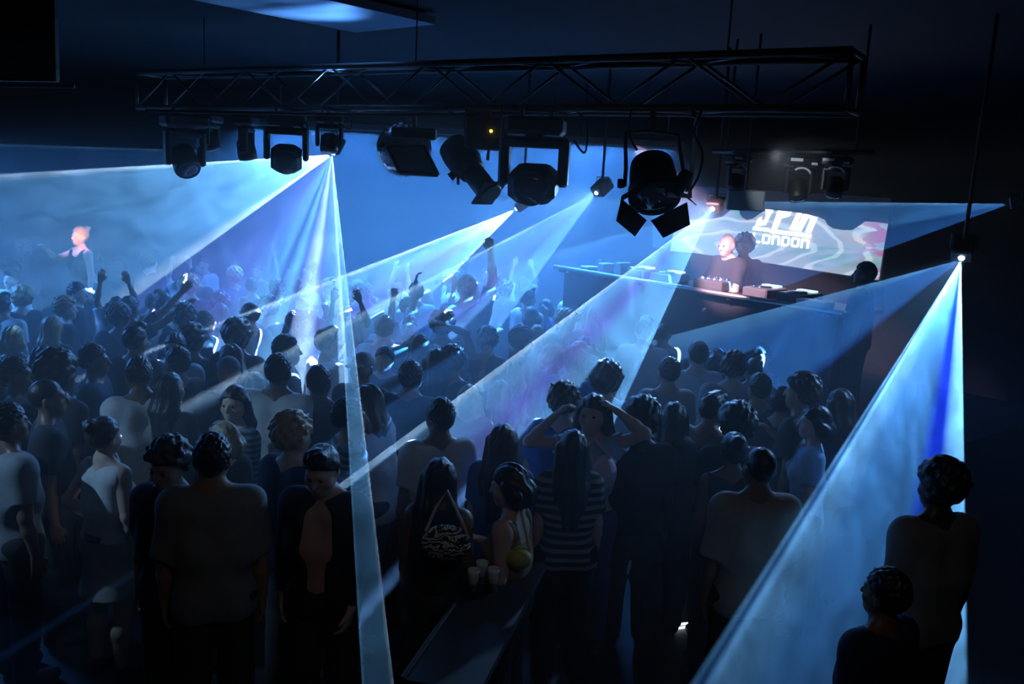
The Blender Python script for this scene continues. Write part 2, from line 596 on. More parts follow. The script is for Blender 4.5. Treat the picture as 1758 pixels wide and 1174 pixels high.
# arm poses: (upper arm, forearm, finger curl, palm normal) for the left (-x) and the right (+x) arm; the person faces +y
DOWN = ((.14, -.05, -1), (.04, .16, -1), 28)
POSES = {
    'down': (DOWN, DOWN), 'still': (((.1, .02, -1), (-.12, .35, -1), 35), ((.16, -.08, -1), (0, .1, -1), 25)),
    'drink': (DOWN, ((.12, .15, -1), (-.35, 1, .35), 60)), 'phone': (((.1, .2, -1), (-.45, 1, .3), 55), ((.1, .2, -1), (-.45, 1, .3), 55)),
    'up': (DOWN, ((.25, .15, 1), (-.15, .1, 1), 55)), 'uptwo': (((.35, .1, 1), (-.2, .1, 1), 20), ((.35, .15, 1), (-.35, .1, 1), 25)),
    'point': (DOWN, ((.75, .25, .75), (.75, .25, .9), 12)), 'wave': (DOWN, ((.8, .3, .55), (.55, .2, .5), 20)),
    'over': (((.35, .1, .95), (1.05, .1, .32), 30), DOWN), 'overright': (DOWN, ((.3, .1, 1), (-1, .1, .35), 30)),
    'headhands': (((.75, .35, .5), (-.85, -.25, .5), 45), ((.9, .4, .1), (-.75, -.3, .85), 45)),
    'hip': (((.5, -.25, -.9), (-.55, .45, -.75), 40), DOWN), 'dj': (((.2, .3, -.9), (-.15, .9, -.42), 30), ((.25, .25, -.9), (-.3, .95, -.3), 30)),
    'elbow': (DOWN, ((.7, .4, -.3), (-.3, .7, .6), 40)),
}

class Build:
    """the numbers of one figure"""
    def __init__(self, sex, pose, yaw=0, pitch=0, roll=0, lean=0.0, h=0.009):
        self.sex, self.pose, self.h = sex, pose, h
        f = sex == 'f'
        self.sw = .155 if f else .185
        self.f = f
        self.lean = lean
        self.hs = (0, lean * .62, -abs(lean) * .12)
        self.frame = Frame((0, -.01, 1.49), yaw, pitch, roll, self.hs)
        self.arms = []
        for sgn, spec in ((-1, POSES[pose][0]), (1, POSES[pose][1])):
            u, w, curl = nrm(spec[0]) * (sgn, 1, 1), nrm(spec[1]) * (sgn, 1, 1), spec[2]
            raise_ = max(0, u[2]) * .05
            s = np.array([sgn * (self.sw - raise_ * .5), lean * .52, 1.415 + raise_ - abs(lean) * .08])
            e = s + u * (.265 if f else .285)
            wr = e + w * (.235 if f else .25)
            self.arms.append((sgn, s, e, wr, u, w, curl))
        self.legs = [(sg, np.array([sg * .092, 0, .92]), np.array([sg * .105, .015, .50]), np.array([sg * .115, -.025, .095])) for sg in (-1, 1)]
    def extent(self):
        pts = [np.array([0, 0, -.02]), np.array([0, 0, 1.8]), np.array([.28, .3, 0]), np.array([-.28, -.25, 0])]
        for a in self.arms:
            pts += [a[2], a[3], a[3] + a[5] * .2]
        pts = np.array(pts)
        return pts.min(0) - .09, pts.max(0) + .09
    def torso(self, F, g=0.0, k=.06, hips=True):
        f, ln = self.f, self.lean
        y = lambda z: ln * max(0, (z - .95)) / .5 * .52
        if hips:
            F.cap((-.075, 0, .93), (.075, 0, .93), (.112 if f else .102) + g, (.112 if f else .102) + g, k, sq=(1, .92, 1))
        F.cap((-.05, y(1.1), 1.0), (-.04, y(1.12), 1.16), (.093 if f else .108) + g, (.092 if f else .112) + g, k)
        F.cap((.05, y(1.1), 1.0), (.04, y(1.12), 1.16), (.093 if f else .108) + g, (.092 if f else .112) + g, k)
        cw = .062 if f else .085
        F.cap((-cw, y(1.3), 1.20), (-cw, y(1.33), 1.35), (.1 if f else .115) + g, (.088 if f else .1) + g, k)
        F.cap((cw, y(1.3), 1.20), (cw, y(1.33), 1.35), (.1 if f else .115) + g, (.088 if f else .1) + g, k)
        F.cap((-self.sw * .85, y(1.42), 1.415), (self.sw * .85, y(1.42), 1.415), .058 + g, .058 + g, k)
        if f:
            for sg in (-1, 1): F.ell((sg * .07, .085 + y(1.28), 1.275), (.058 + g,) * 3, .04)
    def body(self):
        lo, hi = self.extent()
        F = Field(lo, hi, self.h)
        f, fr = self.f, self.frame
        self.torso(F)
        F.cap((0, -.012 + self.hs[1] * .8, 1.43 + self.hs[2]), tuple(fr.pt((0, .008, 1.575))), .056 if f else .064, .05 if f else .058, .04)
        for sg in (-1, 1):                                    # trapezius
            F.cap((sg * .04, -.01 + self.hs[1] * .9, 1.50 + self.hs[2]), (sg * self.sw * .8, self.lean * .5, 1.44 - abs(self.lean) * .08), .035, .035, .04)
        # head and face
        F.ell((0, -.005, 1.66), (.076, .096, .095), .02, fr)
        F.ell((0, .035, 1.615), (.066, .066, .075), .03, fr)
        F.cap((0, .045, 1.575), (0, .066, 1.562), .042, .03, .03, frame=fr)
        F.cap((-.045, .015, 1.6), (0, .06, 1.56), .03, .024, .03, frame=fr)
        F.cap((.045, .015, 1.6), (0, .06, 1.56), .03, .024, .03, frame=fr)
        for sg in (-1, 1):
            F.sub_ball(fr.pt((sg * .032, .108, 1.648)), .018)
            F.ell((sg * .032, .083, 1.647), (.013,) * 3, .003, fr)
            F.cap((sg * .016, .094, 1.668), (sg * .046, .083, 1.668), .009, .007, .012, frame=fr)
            F.ell((sg * .048, .06, 1.612), (.02, .018, .018), .03, fr)
            F.ell((sg * .08, -.012, 1.628), (.011, .02, .032), .01, fr)
        F.cap((0, .094, 1.655), (0, .117, 1.615), .009, .014, .014, frame=fr)
        F.ell((0, .097, 1.586), (.023, .011, .007), .006, fr)
        F.ell((0, .094, 1.576), (.02, .011, .008), .006, fr)
        # legs and feet
        for sg, hp, kn, an in self.legs:
            F.cap(hp, kn, .09 if f else .086, .056, .05)
            F.cap(kn, kn + (an - kn) * .4 + np.array([0, -.018, 0]), .054, .056, .03)
            F.cap(kn + (an - kn) * .4 + np.array([0, -.018, 0]), an, .055, .038, .03)
            F.cap(an + np.array([0, -.01, -.05]), an + np.array([sg * .02, .15, -.058]), .04, .033, .03)
        # arms and hands
        a = .9 if f else 1.0
        for sg, s, e, w, u, fdir, curl in self.arms:
            F.cap(s, e, .054 * a, .041 * a, .045)
            F.cap(e, e + (w - e) * .35, .041 * a, .041 * a, .02)
            F.cap(e + (w - e) * .35, w, .041 * a, .027 * a, .02)
            ref = np.array([0, 0, 1.]) if abs(fdir[2]) < .75 else np.array([0, 1., 0])
            if abs(fdir[2]) >= .75:                           # hanging or raised: palm to the body, or forward when raised
                n_ = np.array([-sg * 1., 0, 0]) if fdir[2] < 0 else np.array([0, 1., 0])
            else:
                n_ = np.array([-sg * .3, .2, -1.])
            n_ = nrm(n_ - fdir * n_.dot(fdir))
            side = np.cross(fdir, n_)                          # thumb side
            if fdir[2] < -.75: side = side if side[1] > 0 else -side
            elif fdir[2] >= .75: side = side if side[0] * sg < 0 else -side
            else: side = side if (side[2] > 0 or side[0] * sg < 0) else -side
            cu = R(curl)
            for i, (off, L) in enumerate(((1.5, .072), (.5, .08), (-.5, .075), (-1.5, .06))):
                kn = w + fdir * (.088 - .006 * abs(off)) + side * off * .021
                F.cap(w + fdir * .015 + side * off * .012, kn, .0145, .013, .012)
                d1 = nrm(fdir * math.cos(cu * .6) + n_ * math.sin(cu * .6) + side * off * .05)
                d2 = nrm(fdir * math.cos(cu * 1.5) + n_ * math.sin(cu * 1.5) + side * off * .03)
                m = kn + d1 * L * .55
                F.cap(kn, m, .0105, .0098, .004)
                F.cap(m, m + d2 * L * .5, .0098, .0085, .004)
            t0 = w + fdir * .028 + side * .022
            t1 = t0 + nrm(fdir * .75 + side * .75 + n_ * .25) * .042
            F.cap(t0, t1, .0135, .0115, .012)
            F.cap(t1, t1 + nrm(fdir * 1 + side * .25 + n_ * .35) * .034, .0115, .009, .004)
        return F.mesh('body')
    def shirt(self, kind):
        """kind: tee, sleeveless, long, crop, jacket, blouse, strap"""
        lo, hi = self.extent()
        F = Field(lo, hi, self.h * 1.1)
        loose = {'tee': .02, 'long': .016, 'crop': .012, 'jacket': .024, 'sleeveless': .012, 'blouse': .027, 'strap': .012}[kind]
        self.torso(F, loose, .06, hips=kind not in ('crop',))
        if kind in ('tee', 'blouse', 'jacket'):
            F.cap((-.07, 0, .88), (.07, 0, .88), .118 + loose * .6, .118 + loose * .6, .06, sq=(1, .95, 1))
        F.above({'tee': .86, 'long': .9, 'crop': 1.12, 'jacket': .8, 'sleeveless': .98, 'blouse': .82, 'strap': .98}[kind])
        ny = self.hs[1]
        if kind in ('sleeveless', 'strap'):
            for sg in (-1, 1):
                F.sub_ball((sg * (self.sw + .085), ny * .85, 1.40), .085 if kind == 'sleeveless' else .115)
        else:
            fr_ = {'tee': .72, 'crop': .35, 'blouse': .95}.get(kind)
            for sg, s, e, w, u, fd, c in self.arms:
                if fr_:
                    F.cap(s, s + (e - s) * fr_, .066 + loose * .3, .06 + loose * .45, .05, flat=1)
                else:
                    F.cap(s, e, .066 + loose * .2, .058, .05)
                    F.cap(e, e + (w - e) * .93, .056, .044, .02, flat=1)
        F.fold(.0045 if kind in ('tee', 'blouse', 'jacket') else .0025, 26)
        nb = {'strap': .13, 'sleeveless': .105}.get(kind, .085)
        F.sub_ball((0, .012 + ny, 1.535 + (0.0 if kind not in ('strap',) else .0)), nb)
        if kind in ('strap',):
            F.sub_ball((0, .13 + ny, 1.46), .1)
            F.sub_ball((0, -.13 + ny, 1.42), .11)
        if kind == 'jacket':                                   # open front
            for z in np.arange(.82, 1.5, .05): F.sub_ball((0, .17 + ny * (z - .9), z), .075 + .03 * (z > 1.2))
        return F.mesh('shirt')
    def legs_wear(self, kind):
        F = Field((-.42, -.36, .0), (.42, .36, 1.12), self.h * 1.1)
        if kind == 'skirt':
            F.cap((0, 0, .99), (0, .01, .60), .135, .215, .03, flat=1, sq=(1, .85, 1))
            F.cap((-.075, 0, .93), (.075, 0, .93), .12, .12, .05)
            F.below(1.02); F.above(.58)
        else:
            g = .02 if kind == 'trousers' else .012
            F.cap((-.075, 0, .93), (.075, 0, .93), .112 + g, .112 + g, .05, sq=(1, .94, 1))
            for sg, hp, kn, an in self.legs:
                F.cap(hp, kn, .092 + g, .062 + g, .05)
                F.cap(kn + np.array([0, -.004, 0]), an, .07 + g, .052 + g, .03)
            F.below(1.01); F.above(.06 if kind != 'shorts' else .55)
        F.fold(.003, 24)
        return F.mesh(kind)
    def shoe(self, sg):
        F = Field((sg * .125 - .1, -.16, -.02), (sg * .125 + .1, .26, .2), .009)
        an = np.array([sg * .115, -.025, .095])
        F.cap(an + np.array([0, -.012, -.045]), an + np.array([sg * .02, .16, -.052]), .048, .041, .03)
        F.cap(an + np.array([0, -.01, -.04]), an + np.array([0, -.01, .012]), .047, .045, .03, flat=1)
        F.above(.0)
        return F.mesh('shoe')
    def hair(self, kind):
        fr = self.frame
        lo, hi = np.array([-.3, -.34, 1.0]), np.array([.3, .3, 1.95])
        lo[1] += min(0, self.hs[1]); hi[1] += max(0, self.hs[1])
        F = Field(lo, hi, .0075)
        def nz(amp, f):
            return lambda p: amp * (np.sin(f * p[..., 0] + 2) * np.sin(f * p[..., 1] + 1) * np.sin(f * p[..., 2]) + .5 * np.sin(1.9 * f * p[..., 0] - f * p[..., 2]))
        face = lambda p: np.minimum(.012 + .0 * p[..., 0], (p[..., 1] - .048 - .35 * np.maximum(p[..., 2] - 1.675, 0) / .08 * .12)) * 0 + np.minimum(p[..., 1] - (.035 + np.clip((p[..., 2] - 1.675) * 1.6, -.03, .2)), 1.72 - p[..., 2])
        low = lambda z0: (lambda p: np.maximum(face(p), z0 - p[..., 2] + .6 * np.minimum(p[..., 1] + .01, 0)))
        C = (0, -.012, 1.668)
        if kind == 'buzz':
            F.ell(C, (.08, .1, .098), .02, fr, cut=low(1.63))
        elif kind == 'short':
            F.ell(C, (.09, .109, .112), .02, fr, noise=nz(.006, 130), cut=low(1.615))
        elif kind == 'quiff':
            F.ell(C, (.09, .109, .11), .02, fr, noise=nz(.004, 80), cut=low(1.61))
            F.ell((0, .055, 1.762), (.065, .055, .034), .03, fr, noise=nz(.005, 90))
        elif kind == 'curly':
            F.ell((0, -.012, 1.685), (.112, .128, .122), .02, fr, noise=nz(.011, 75), cut=low(1.60))
        elif kind == 'afro':
            F.ell((0, -.015, 1.695), (.135, .145, .14), .02, fr, noise=nz(.01, 62), cut=low(1.58))
        elif kind in ('bob', 'long', 'verylong', 'ponytail', 'bun', 'wavy'):
            F.ell(C, (.092, .112, .112), .02, fr, noise=nz(.0025, 90), cut=low(1.6 if kind in ('ponytail', 'bun') else 1.56))
            st = lambda p: .0035 * np.sin(120 * p[..., 0] + 6 * np.sin(9 * p[..., 2]))
            if kind == 'bun':
                F.ell((0, -.10, 1.735), (.05, .05, .045), .02, fr, noise=nz(.004, 90))
            elif kind == 'ponytail':
                F.cap((0, -.1, 1.70), (0, -.165, 1.62), .03, .034, .03, frame=fr)
                F.cap((0, -.165, 1.62), (0, -.15, 1.36), .034, .014, .03, frame=fr)
            else:
                L = {'bob': 1.555, 'wavy': 1.36, 'long': 1.33, 'verylong': 1.16}[kind]
                wd_ = .07 if kind != 'wavy' else .085
                for x in (-wd_, -wd_ * .35, wd_ * .35, wd_):
                    yb = -.055 if abs(x) < .05 else -.02
                    F.cap((x, yb, 1.66), (x * 1.12, yb - .045, (L + 1.66) / 2), .042, .05, .03, frame=fr)
                    F.cap((x * 1.12, yb - .045, (L + 1.66) / 2), (x * 1.0, yb - .06, L), .05, .03, .03, frame=fr)
                F.a += (.004 * np.sin(np.arange(F.n[0]) * F.h * 95)[:, None, None]).astype(np.float32)
        elif kind == 'cap':
            F.ell(C, (.09, .108, .105), .02, fr, cut=lambda p: 1.668 - p[..., 2])
            F.ell((0, .12, 1.684), (.07, .085, .012), .01, fr)
        return F.mesh('hair' if kind != 'cap' else 'cap')

CACHE = {}
def cached(key, fn):
    if key not in CACHE:
        CACHE[key] = fn()
    return CACHE[key]

SKIN = {'fair': mat('skin_fair', (.62, .42, .34), .5, var=.08), 'tan': mat('skin_tan', (.42, .26, .18), .5, var=.08),
        'brown': mat('skin_brown', (.2, .11, .07), .45, var=.08), 'dark': mat('skin_dark', (.09, .05, .035), .42, var=.08)}
HAIRM = {'black': mat('hair_black', (.012, .011, .012), .42, var=.4, scale=60, bump=.4), 'brown': mat('hair_brown', (.05, .03, .02), .42, var=.4, scale=60, bump=.4),
         'blond': mat('hair_blond', (.42, .31, .18), .42, var=.3, scale=60, bump=.4), 'grey': mat('hair_grey', (.3, .3, .31), .5, var=.3, scale=60, bump=.4),
         'ginger': mat('hair_ginger', (.25, .09, .03), .42, var=.3, scale=60, bump=.4)}
CLOTH = {n: mat('cloth_' + n, c, .85, var=.15, scale=30, bump=.15) for n, c in {
    'black': (.012, .012, .014), 'charcoal': (.035, .036, .04), 'white': (.6, .61, .63), 'grey': (.24, .25, .27), 'navy': (.015, .025, .07),
    'blue': (.06, .14, .4), 'paleblue': (.35, .5, .68), 'denim': (.05, .09, .2), 'cream': (.3, .28, .25), 'tan': (.3, .18, .1), 'olive': (.1, .1, .05), 'red': (.3, .03, .03)}.items()}
CLOTH['stripes'] = stripe_mat('cloth_stripes', (.02, .02, .03), (.2, .26, .3), 5.5)
CLOTH['bands'] = stripe_mat('cloth_bands', (.03, .035, .05), (.18, .25, .3), 7.5)
SHOEM = mat('shoe_leather', (.02, .02, .02), .5)
PEOPLE = []

def person(px, py, label, rz=0, sex='m', pose='down', hair='short', hc='black', top='tee', tc='black', bottom='trousers', bc='charcoal', skin='tan',
           yaw=0, pitch=0, roll=0, lean=0.0, ht=1.75, z=None, group=None, base=None, h=None, loc=None):
    """a person whose crown shows at (px, py), standing on the floor (or on base); rz 0 turns the back to the camera"""
    base = base or 0.0
    add = {'afro': .07, 'curly': .045, 'quiff': .03, 'bald': -.01, 'buzz': .0}.get(hair, .025)
    s = ht / 1.75
    if loc is None:
        top_z = base + ht + add * s - abs(lean) * .15
        loc = PZ(px, py, top_z)
    h = h or (.0085 if loc.y < 9 else .011)
    b = Build(sex, pose, yaw, pitch, roll, lean, h)
    k0 = (sex, pose, yaw, pitch, roll, lean, h)
    root = empty('person', (loc.x, loc.y, base), R(rz), s)
    tag(root, label, 'person', group)
    link_mesh('body', cached(('b',) + k0, b.body), SKIN[skin], root)
    if hair != 'bald':
        link_mesh('cap' if hair == 'cap' else 'hair', cached(('h', hair, yaw, pitch, roll, lean), lambda: b.hair(hair)), CLOTH['grey'] if hair == 'cap' else HAIRM[hc], root)
    nm = {'tee': 'shirt', 'long': 'shirt', 'blouse': 'blouse', 'jacket': 'jacket', 'strap': 'vest_top', 'sleeveless': 'vest_top', 'crop': 'crop_top'}[top]
    link_mesh(nm, cached(('t', top, sex, pose, lean, h), lambda: b.shirt(top)), CLOTH[tc], root)
    link_mesh(bottom, cached(('l', bottom, sex, h), lambda: b.legs_wear(bottom)), CLOTH[bc], root)
    for sg in (-1, 1):
        link_mesh('shoe', cached(('s', sg), lambda: b.shoe(sg)), SHOEM, root)
    PEOPLE.append((loc.x, loc.y))
    return root
EYE = mat('eye_dark', (.02, .015, .012), .15, var=.05)
def add_eyes(root, b):
    bd_ = [q for q in root.children if q.name.startswith('body')][0]
    for sg in (-1, 1):
        MB().lathe([(.001, -.009), (.008, -.006), (.011, 0), (.008, .006), (.001, .009)], 10, tuple(b.frame.pt((sg * .032, .091, 1.647))), (0, 1, 0)).build('eye', EYE, bd_, True)
# ------------------------------------------------------------------ the crowd, each person where the photograph shows a crown
def who(px, py, label, d=None, eyes=False, **k):
    if d is not None:
        q = P(px, py, d)
        base = k.get('base') or 0.0
        add = {'afro': .07, 'curly': .045, 'quiff': .03, 'bald': -.01, 'buzz': .0}.get(k.get('hair', 'short'), .025)
        k['ht'] = (q.z - base + abs(k.get('lean', 0)) * .15) / (1 + add / 1.75)
        k['loc'] = q
    r = person(px, py, label, **k)
    if eyes:
        add_eyes(r, Build(k.get('sex', 'm'), k.get('pose', 'down'), k.get('yaw', 0), k.get('pitch', 0), k.get('roll', 0), k.get('lean', 0.0)))
    return r

# nearest row, left to right
who(80, 655, 'close cropped man in black turned right at the left edge, face rim lit', rz=-60, hair='buzz', tc='black', skin='brown', pose='still', ht=1.78)
W_BAND = who(178, 715, 'woman in a sleeveless white top and pale skirt with a glowing wristband', rz=-25, sex='f', pose='hip', hair='bun', hc='brown', top='sleeveless', tc='white', bottom='skirt', bc='cream', skin='fair', ht=1.66)
who(240, 612, 'man in a white shirt looking down, left of the woman with lit forehead', rz=35, hair='short', tc='white', skin='brown', pitch=20, pose='drink', ht=1.8)
who(292, 640, 'dark haired person in black close behind the man in the white shirt', rz=-20, hair='long', sex='f', top='long', tc='black', ht=1.7)
who(296, 745, 'curly haired man in black facing the camera in the dark left foreground', eyes=True, rz=165, hair='curly', tc='black', skin='tan', pose='still', pitch=15, ht=1.74)
who(364, 742, 'broad man in a grey shirt with his back turned in the left foreground', rz=15, hair='short', hc='black', top='blouse', tc='grey', skin='tan', ht=1.83)
who(402, 662, 'long haired woman facing the camera with a brightly lit forehead', eyes=True, rz=150, sex='f', hair='long', hc='brown', top='long', tc='bands', skin='fair', yaw=20, ht=1.7, pose='still')
who(384, 724, 'short blond haired person just in front of the woman with the lit forehead', rz=60, sex='f', hair='bob', hc='blond', top='tee', tc='charcoal', skin='fair', ht=1.58)
who(503, 706, 'man with curly blond hair in a navy shirt, hair glowing from the light behind', rz=-35, hair='curly', hc='blond', top='tee', tc='navy', skin='fair', ht=1.77)
who(560, 752, 'dark haired man looking down in an open black jacket, facing the camera', eyes=True, rz=170, hair='quiff', top='jacket', tc='black', skin='fair', pitch=22, ht=1.78, pose='still')
who(600, 682, 'man in a dark striped shirt standing in the narrow falling light beam', rz=-70, hair='short', tc='bands', skin='tan', ht=1.76)
who(757, 682, 'man in a white shirt at the tip of the bright central beam', rz=25, hair='short', tc='white', skin='brown', ht=1.78)
who(757, 786, 'woman with long dark hair and a patterned shoulder bag, back turned', rz=-12, sex='f', hair='long', top='strap', tc='black', skin='brown', ht=1.66)
who(884, 797, 'woman with a dark bob and a tan top looking left beside the drinks ledge', rz=70, sex='f', hair='bob', top='strap', tc='tan', skin='fair', pitch=10, ht=1.66, pose='drink')
who(866, 728, 'woman in a blue top with long hair edged white by the light on her right', rz=-20, sex='f', hair='verylong', hc='brown', top='tee', tc='blue', skin='fair', ht=1.68)
who(985, 738, 'woman with very long black hair down to her striped top, back turned', rz=5, sex='f', hair='verylong', top='tee', tc='stripes', bottom='trousers', bc='black', skin='fair', ht=1.68)
who(1020, 677, 'woman facing the camera with both hands on her head and elbows out', eyes=True, rz=170, sex='f', pose='headhands', hair='wavy', hc='black', top='crop', tc='paleblue', bottom='trousers', bc='denim', skin='fair', yaw=-10, ht=1.8)
who(1222, 672, 'man in a grey shirt turned right below the stage, phone light on his chest', rz=-40, hair='quiff', top='tee', tc='grey', skin='tan', pose='phone', pitch=15, ht=1.77)
who(1268, 690, 'person with a round curly afro right of the man holding the phone', rz=10, hair='afro', top='tee', tc='black', skin='dark', ht=1.72)
who(1262, 742, 'woman with a tight dark bun left of the broad man in off white', rz=0, sex='f', hair='bun', top='sleeveless', tc='charcoal', skin='brown', ht=1.66)
who(1308, 772, 'broad man with cropped hair in a loose off white shirt, back turned', rz=8, hair='buzz', top='blouse', tc='cream', skin='brown', ht=1.8)
who(1380, 640, 'tall man whose curly hair is edged bright white below the stage', rz=60, hair='curly', hc='brown', top='tee', tc='charcoal', skin='tan', ht=1.84)
who(1347, 664, 'person in black whispering beside the man with the white edged curls', rz=-50, hair='short', tc='black', skin='tan', ht=1.7)
who(1306, 640, 'person in a dark striped jumper between the afro and the white edged curls', rz=15, hair='short', top='long', tc='bands', skin='tan', ht=1.74)
who(1402, 697, 'dark haired person in a pale blue shirt beside the big right hand beam', rz=75, sex='f', hair='bob', top='tee', tc='paleblue', skin='fair', pose='elbow', ht=1.7)
who(1622, 786, 'large dark figure with curly hair standing inside the big right hand beam', rz=20, hair='curly', top='tee', tc='grey', skin='dark', ht=1.85)
who(1527, 975, 'short dark figure at the bottom right in front of the big beam', rz=35, hair='short', top='tee', tc='navy', skin='brown', ht=1.62, d=3.55)
# second row
who(25, 612, 'dark figure at the left edge above the man with the rim lit face', rz=-70, hair='short', tc='charcoal', skin='brown')
who(12, 690, 'dark figure in a grey top cut off by the left edge', rz=-40, hair='short', tc='grey', skin='brown')
who(98, 600, 'tall dark figure in the left crowd below the bright patterned hair', rz=-30, hair='afro', tc='black', skin='dark', ht=1.8)
who(160, 590, 'dark figure turned right between the afro and the man in the white shirt', rz=-75, hair='short', top='long', tc='navy', skin='brown', ht=1.76)
who(232, 556, 'man with short hair seen from behind, head against the blue beam at left', rz=-15, hair='quiff', tc='black', skin='tan', ht=1.8)
who(408, 546, 'person with a tall dark afro in front of the broad left beam', rz=-10, hair='afro', tc='black', skin='dark', ht=1.78)
who(392, 610, 'person in a grey cap left of the man in the pale shirt', rz=30, hair='cap', tc='black', skin='tan', ht=1.74, pose='elbow')
who(478, 606, 'broad man in a pale shirt seen from behind, left of the falling beam', rz=-5, hair='short', top='tee', tc='white', skin='brown', ht=1.84)
who(492, 574, 'man looking right with a lit face behind the man in the pale shirt', rz=-75, hair='short', tc='grey', skin='fair', ht=1.8)
who(512, 532, 'man looking right with a raised elbow in front of the falling beam', rz=-80, hair='short', tc='navy', skin='tan', pose='elbow', ht=1.82)
who(548, 626, 'dark figure just left of the narrow falling beam', rz=0, hair='short', tc='black', skin='dark', ht=1.76)
who(622, 604, 'person in a backwards cap just right of the narrow falling beam', rz=160, hair='cap', tc='black', skin='brown', ht=1.76)
who(660, 540, 'man with a round dark head in a pale shirt, seen from behind in mid crowd', rz=5, hair='short', top='tee', tc='paleblue', skin='tan', ht=1.84)
who(722, 574, 'woman with long hair holding her lit hands over her head', rz=-40, sex='f', hair='long', hc='brown', pose='headhands', top='tee', tc='charcoal', skin='fair', ht=1.7)
who(662, 668, 'person bending in a white shirt behind the man at the beam tip', rz=60, hair='wavy', sex='f', hc='brown', top='tee', tc='white', skin='fair', lean=.25, ht=1.78)
who(706, 618, 'broad dark figure in black left of the central beam', rz=-10, hair='short', top='blouse', tc='black', skin='tan', ht=1.78)
who(748, 598, 'person with long dark hair beside the broad dark figure in black', rz=10, sex='f', hair='long', top='tee', tc='black', skin='tan', ht=1.74)
who(778, 592, 'dark haired figure left of the person with the arm bent overhead', rz=-20, hair='curly', tc='black', skin='tan', ht=1.76)
who(838, 560, 'person with curly hair and one arm bent over the head', rz=0, hair='curly', hc='brown', pose='over', top='sleeveless', sex='f', tc='black', skin='brown', ht=1.72)
who(803, 470, 'man in a pale shirt raising a fist into the beam beside him', rz=0, hair='short', pose='up', top='tee', tc='paleblue', skin='tan', d=9.6)
who(222, 508, 'person with raised arm reaching up to the right at the left of the crowd', rz=-10, hair='short', pose='point', top='tee', tc='black', skin='brown', ht=1.76)
who(205, 520, 'person with an open hand raised beside the pointing arm', rz=-5, hair='curly', pose='wave', top='tee', tc='navy', skin='brown', ht=1.74, sex='m')
who(132, 484, 'man in profile facing right with a lit face at the far left of the crowd', rz=-85, hair='short', tc='black', skin='fair', d=10.2)
who(112, 508, 'person whose patterned hair glows white at the left of the crowd', rz=-60, hair='curly', hc='blond', tc='black', skin='fair', d=9.3)
who(860, 652, 'person with two lit hands crossed high above the central beam', rz=0, sex='f', pose='uptwo', hair='long', top='tee', tc='blue', skin='fair', ht=1.6, d=7.2)
who(970, 655, 'person with curly hair edged by light inside the central beam', rz=-20, hair='curly', hc='brown', tc='blue', skin='fair', ht=1.78)
who(990, 590, 'tall man with lit hair at the middle of the central beam', rz=-35, hair='quiff', hc='blond', tc='blue', skin='fair', ht=1.86)
who(1042, 618, 'pale figure with a big round head of hair at the foot of the central beam', rz=0, hair='afro', tc='paleblue', skin='tan', ht=1.76)
who(1200, 585, 'hazy pale figure in a white shirt below the stage, seen from behind', rz=10, hair='short', tc='white', skin='fair', ht=1.8)
who(1262, 602, 'hazy figure with round hair right of the hazy white shirt', rz=-20, hair='curly', tc='grey', skin='fair', ht=1.8)
who(1150, 612, 'hazy figure left of the hazy white shirt below the stage', rz=15, hair='short', tc='grey', skin='tan', ht=1.78)
who(1105, 680, 'dark figure with round hair just right of the central beam foot', rz=5, hair='afro', tc='black', skin='dark', ht=1.74)
who(1160, 690, 'woman with long dark hair left of the man holding the phone', rz=-10, sex='f', hair='long', top='tee', tc='charcoal', skin='tan', ht=1.7)
who(1445, 668, 'hazy figure with loose hair between the pale blue shirt and the big beam', rz=30, hair='wavy', sex='f', hc='brown', tc='navy', skin='tan', ht=1.74)
who(318, 520, 'person with a large dark head left of the tall afro', rz=0, hair='curly', tc='navy', skin='brown', ht=1.78)
who(330, 555, 'person in navy in front of the large dark head at left', rz=-15, hair='afro', tc='black', skin='brown', ht=1.7)
who(300, 572, 'person in a pale top in the left beam under the dark heads', rz=180, hair='short', tc='paleblue', skin='fair', ht=1.7, eyes=True)
who(478, 478, 'person with a hand raised above the crowd beside the falling beam', rz=-20, hair='curly', pose='wave', tc='charcoal', skin='tan', d=11.6)
who(462, 506, 'man with dark round hair in front of the raised hand by the falling beam', rz=-10, hair='curly', tc='navy', skin='tan', ht=1.8)
# on the stage and on the podium
who(1262, 404, 'bald disc jockey in a dark shirt leaning over the desk', eyes=True, rz=118, pose='dj', hair='bald', top='tee', tc='charcoal', skin='fair', pitch=12, yaw=10, lean=.12, base=.9, d=9.95)
who(1280, 400, 'person in black standing behind the bald disc jockey', rz=150, hair='afro', tc='black', skin='dark', base=.9, d=11.0)
who(1487, 449, 'dark figure in front of the right end of the screen', rz=60, hair='short', tc='black', skin='dark', base=.9, d=8.6)
who(137, 388, 'dancer on a podium at the far left lit by a warm lamp', rz=150, sex='f', hair='bun', hc='blond', pose='elbow', top='strap', tc='black', skin='fair', d=11.0, base=.66)
MB().box((PODIUM.x, PODIUM.y, .328), (1.0, 1.0, .655), .02).build('podium', mat('podium_black', (.02, .02, .022), .6))
tag(bpy.data.objects['podium'], 'black podium under the dancer at the far left', 'podium')

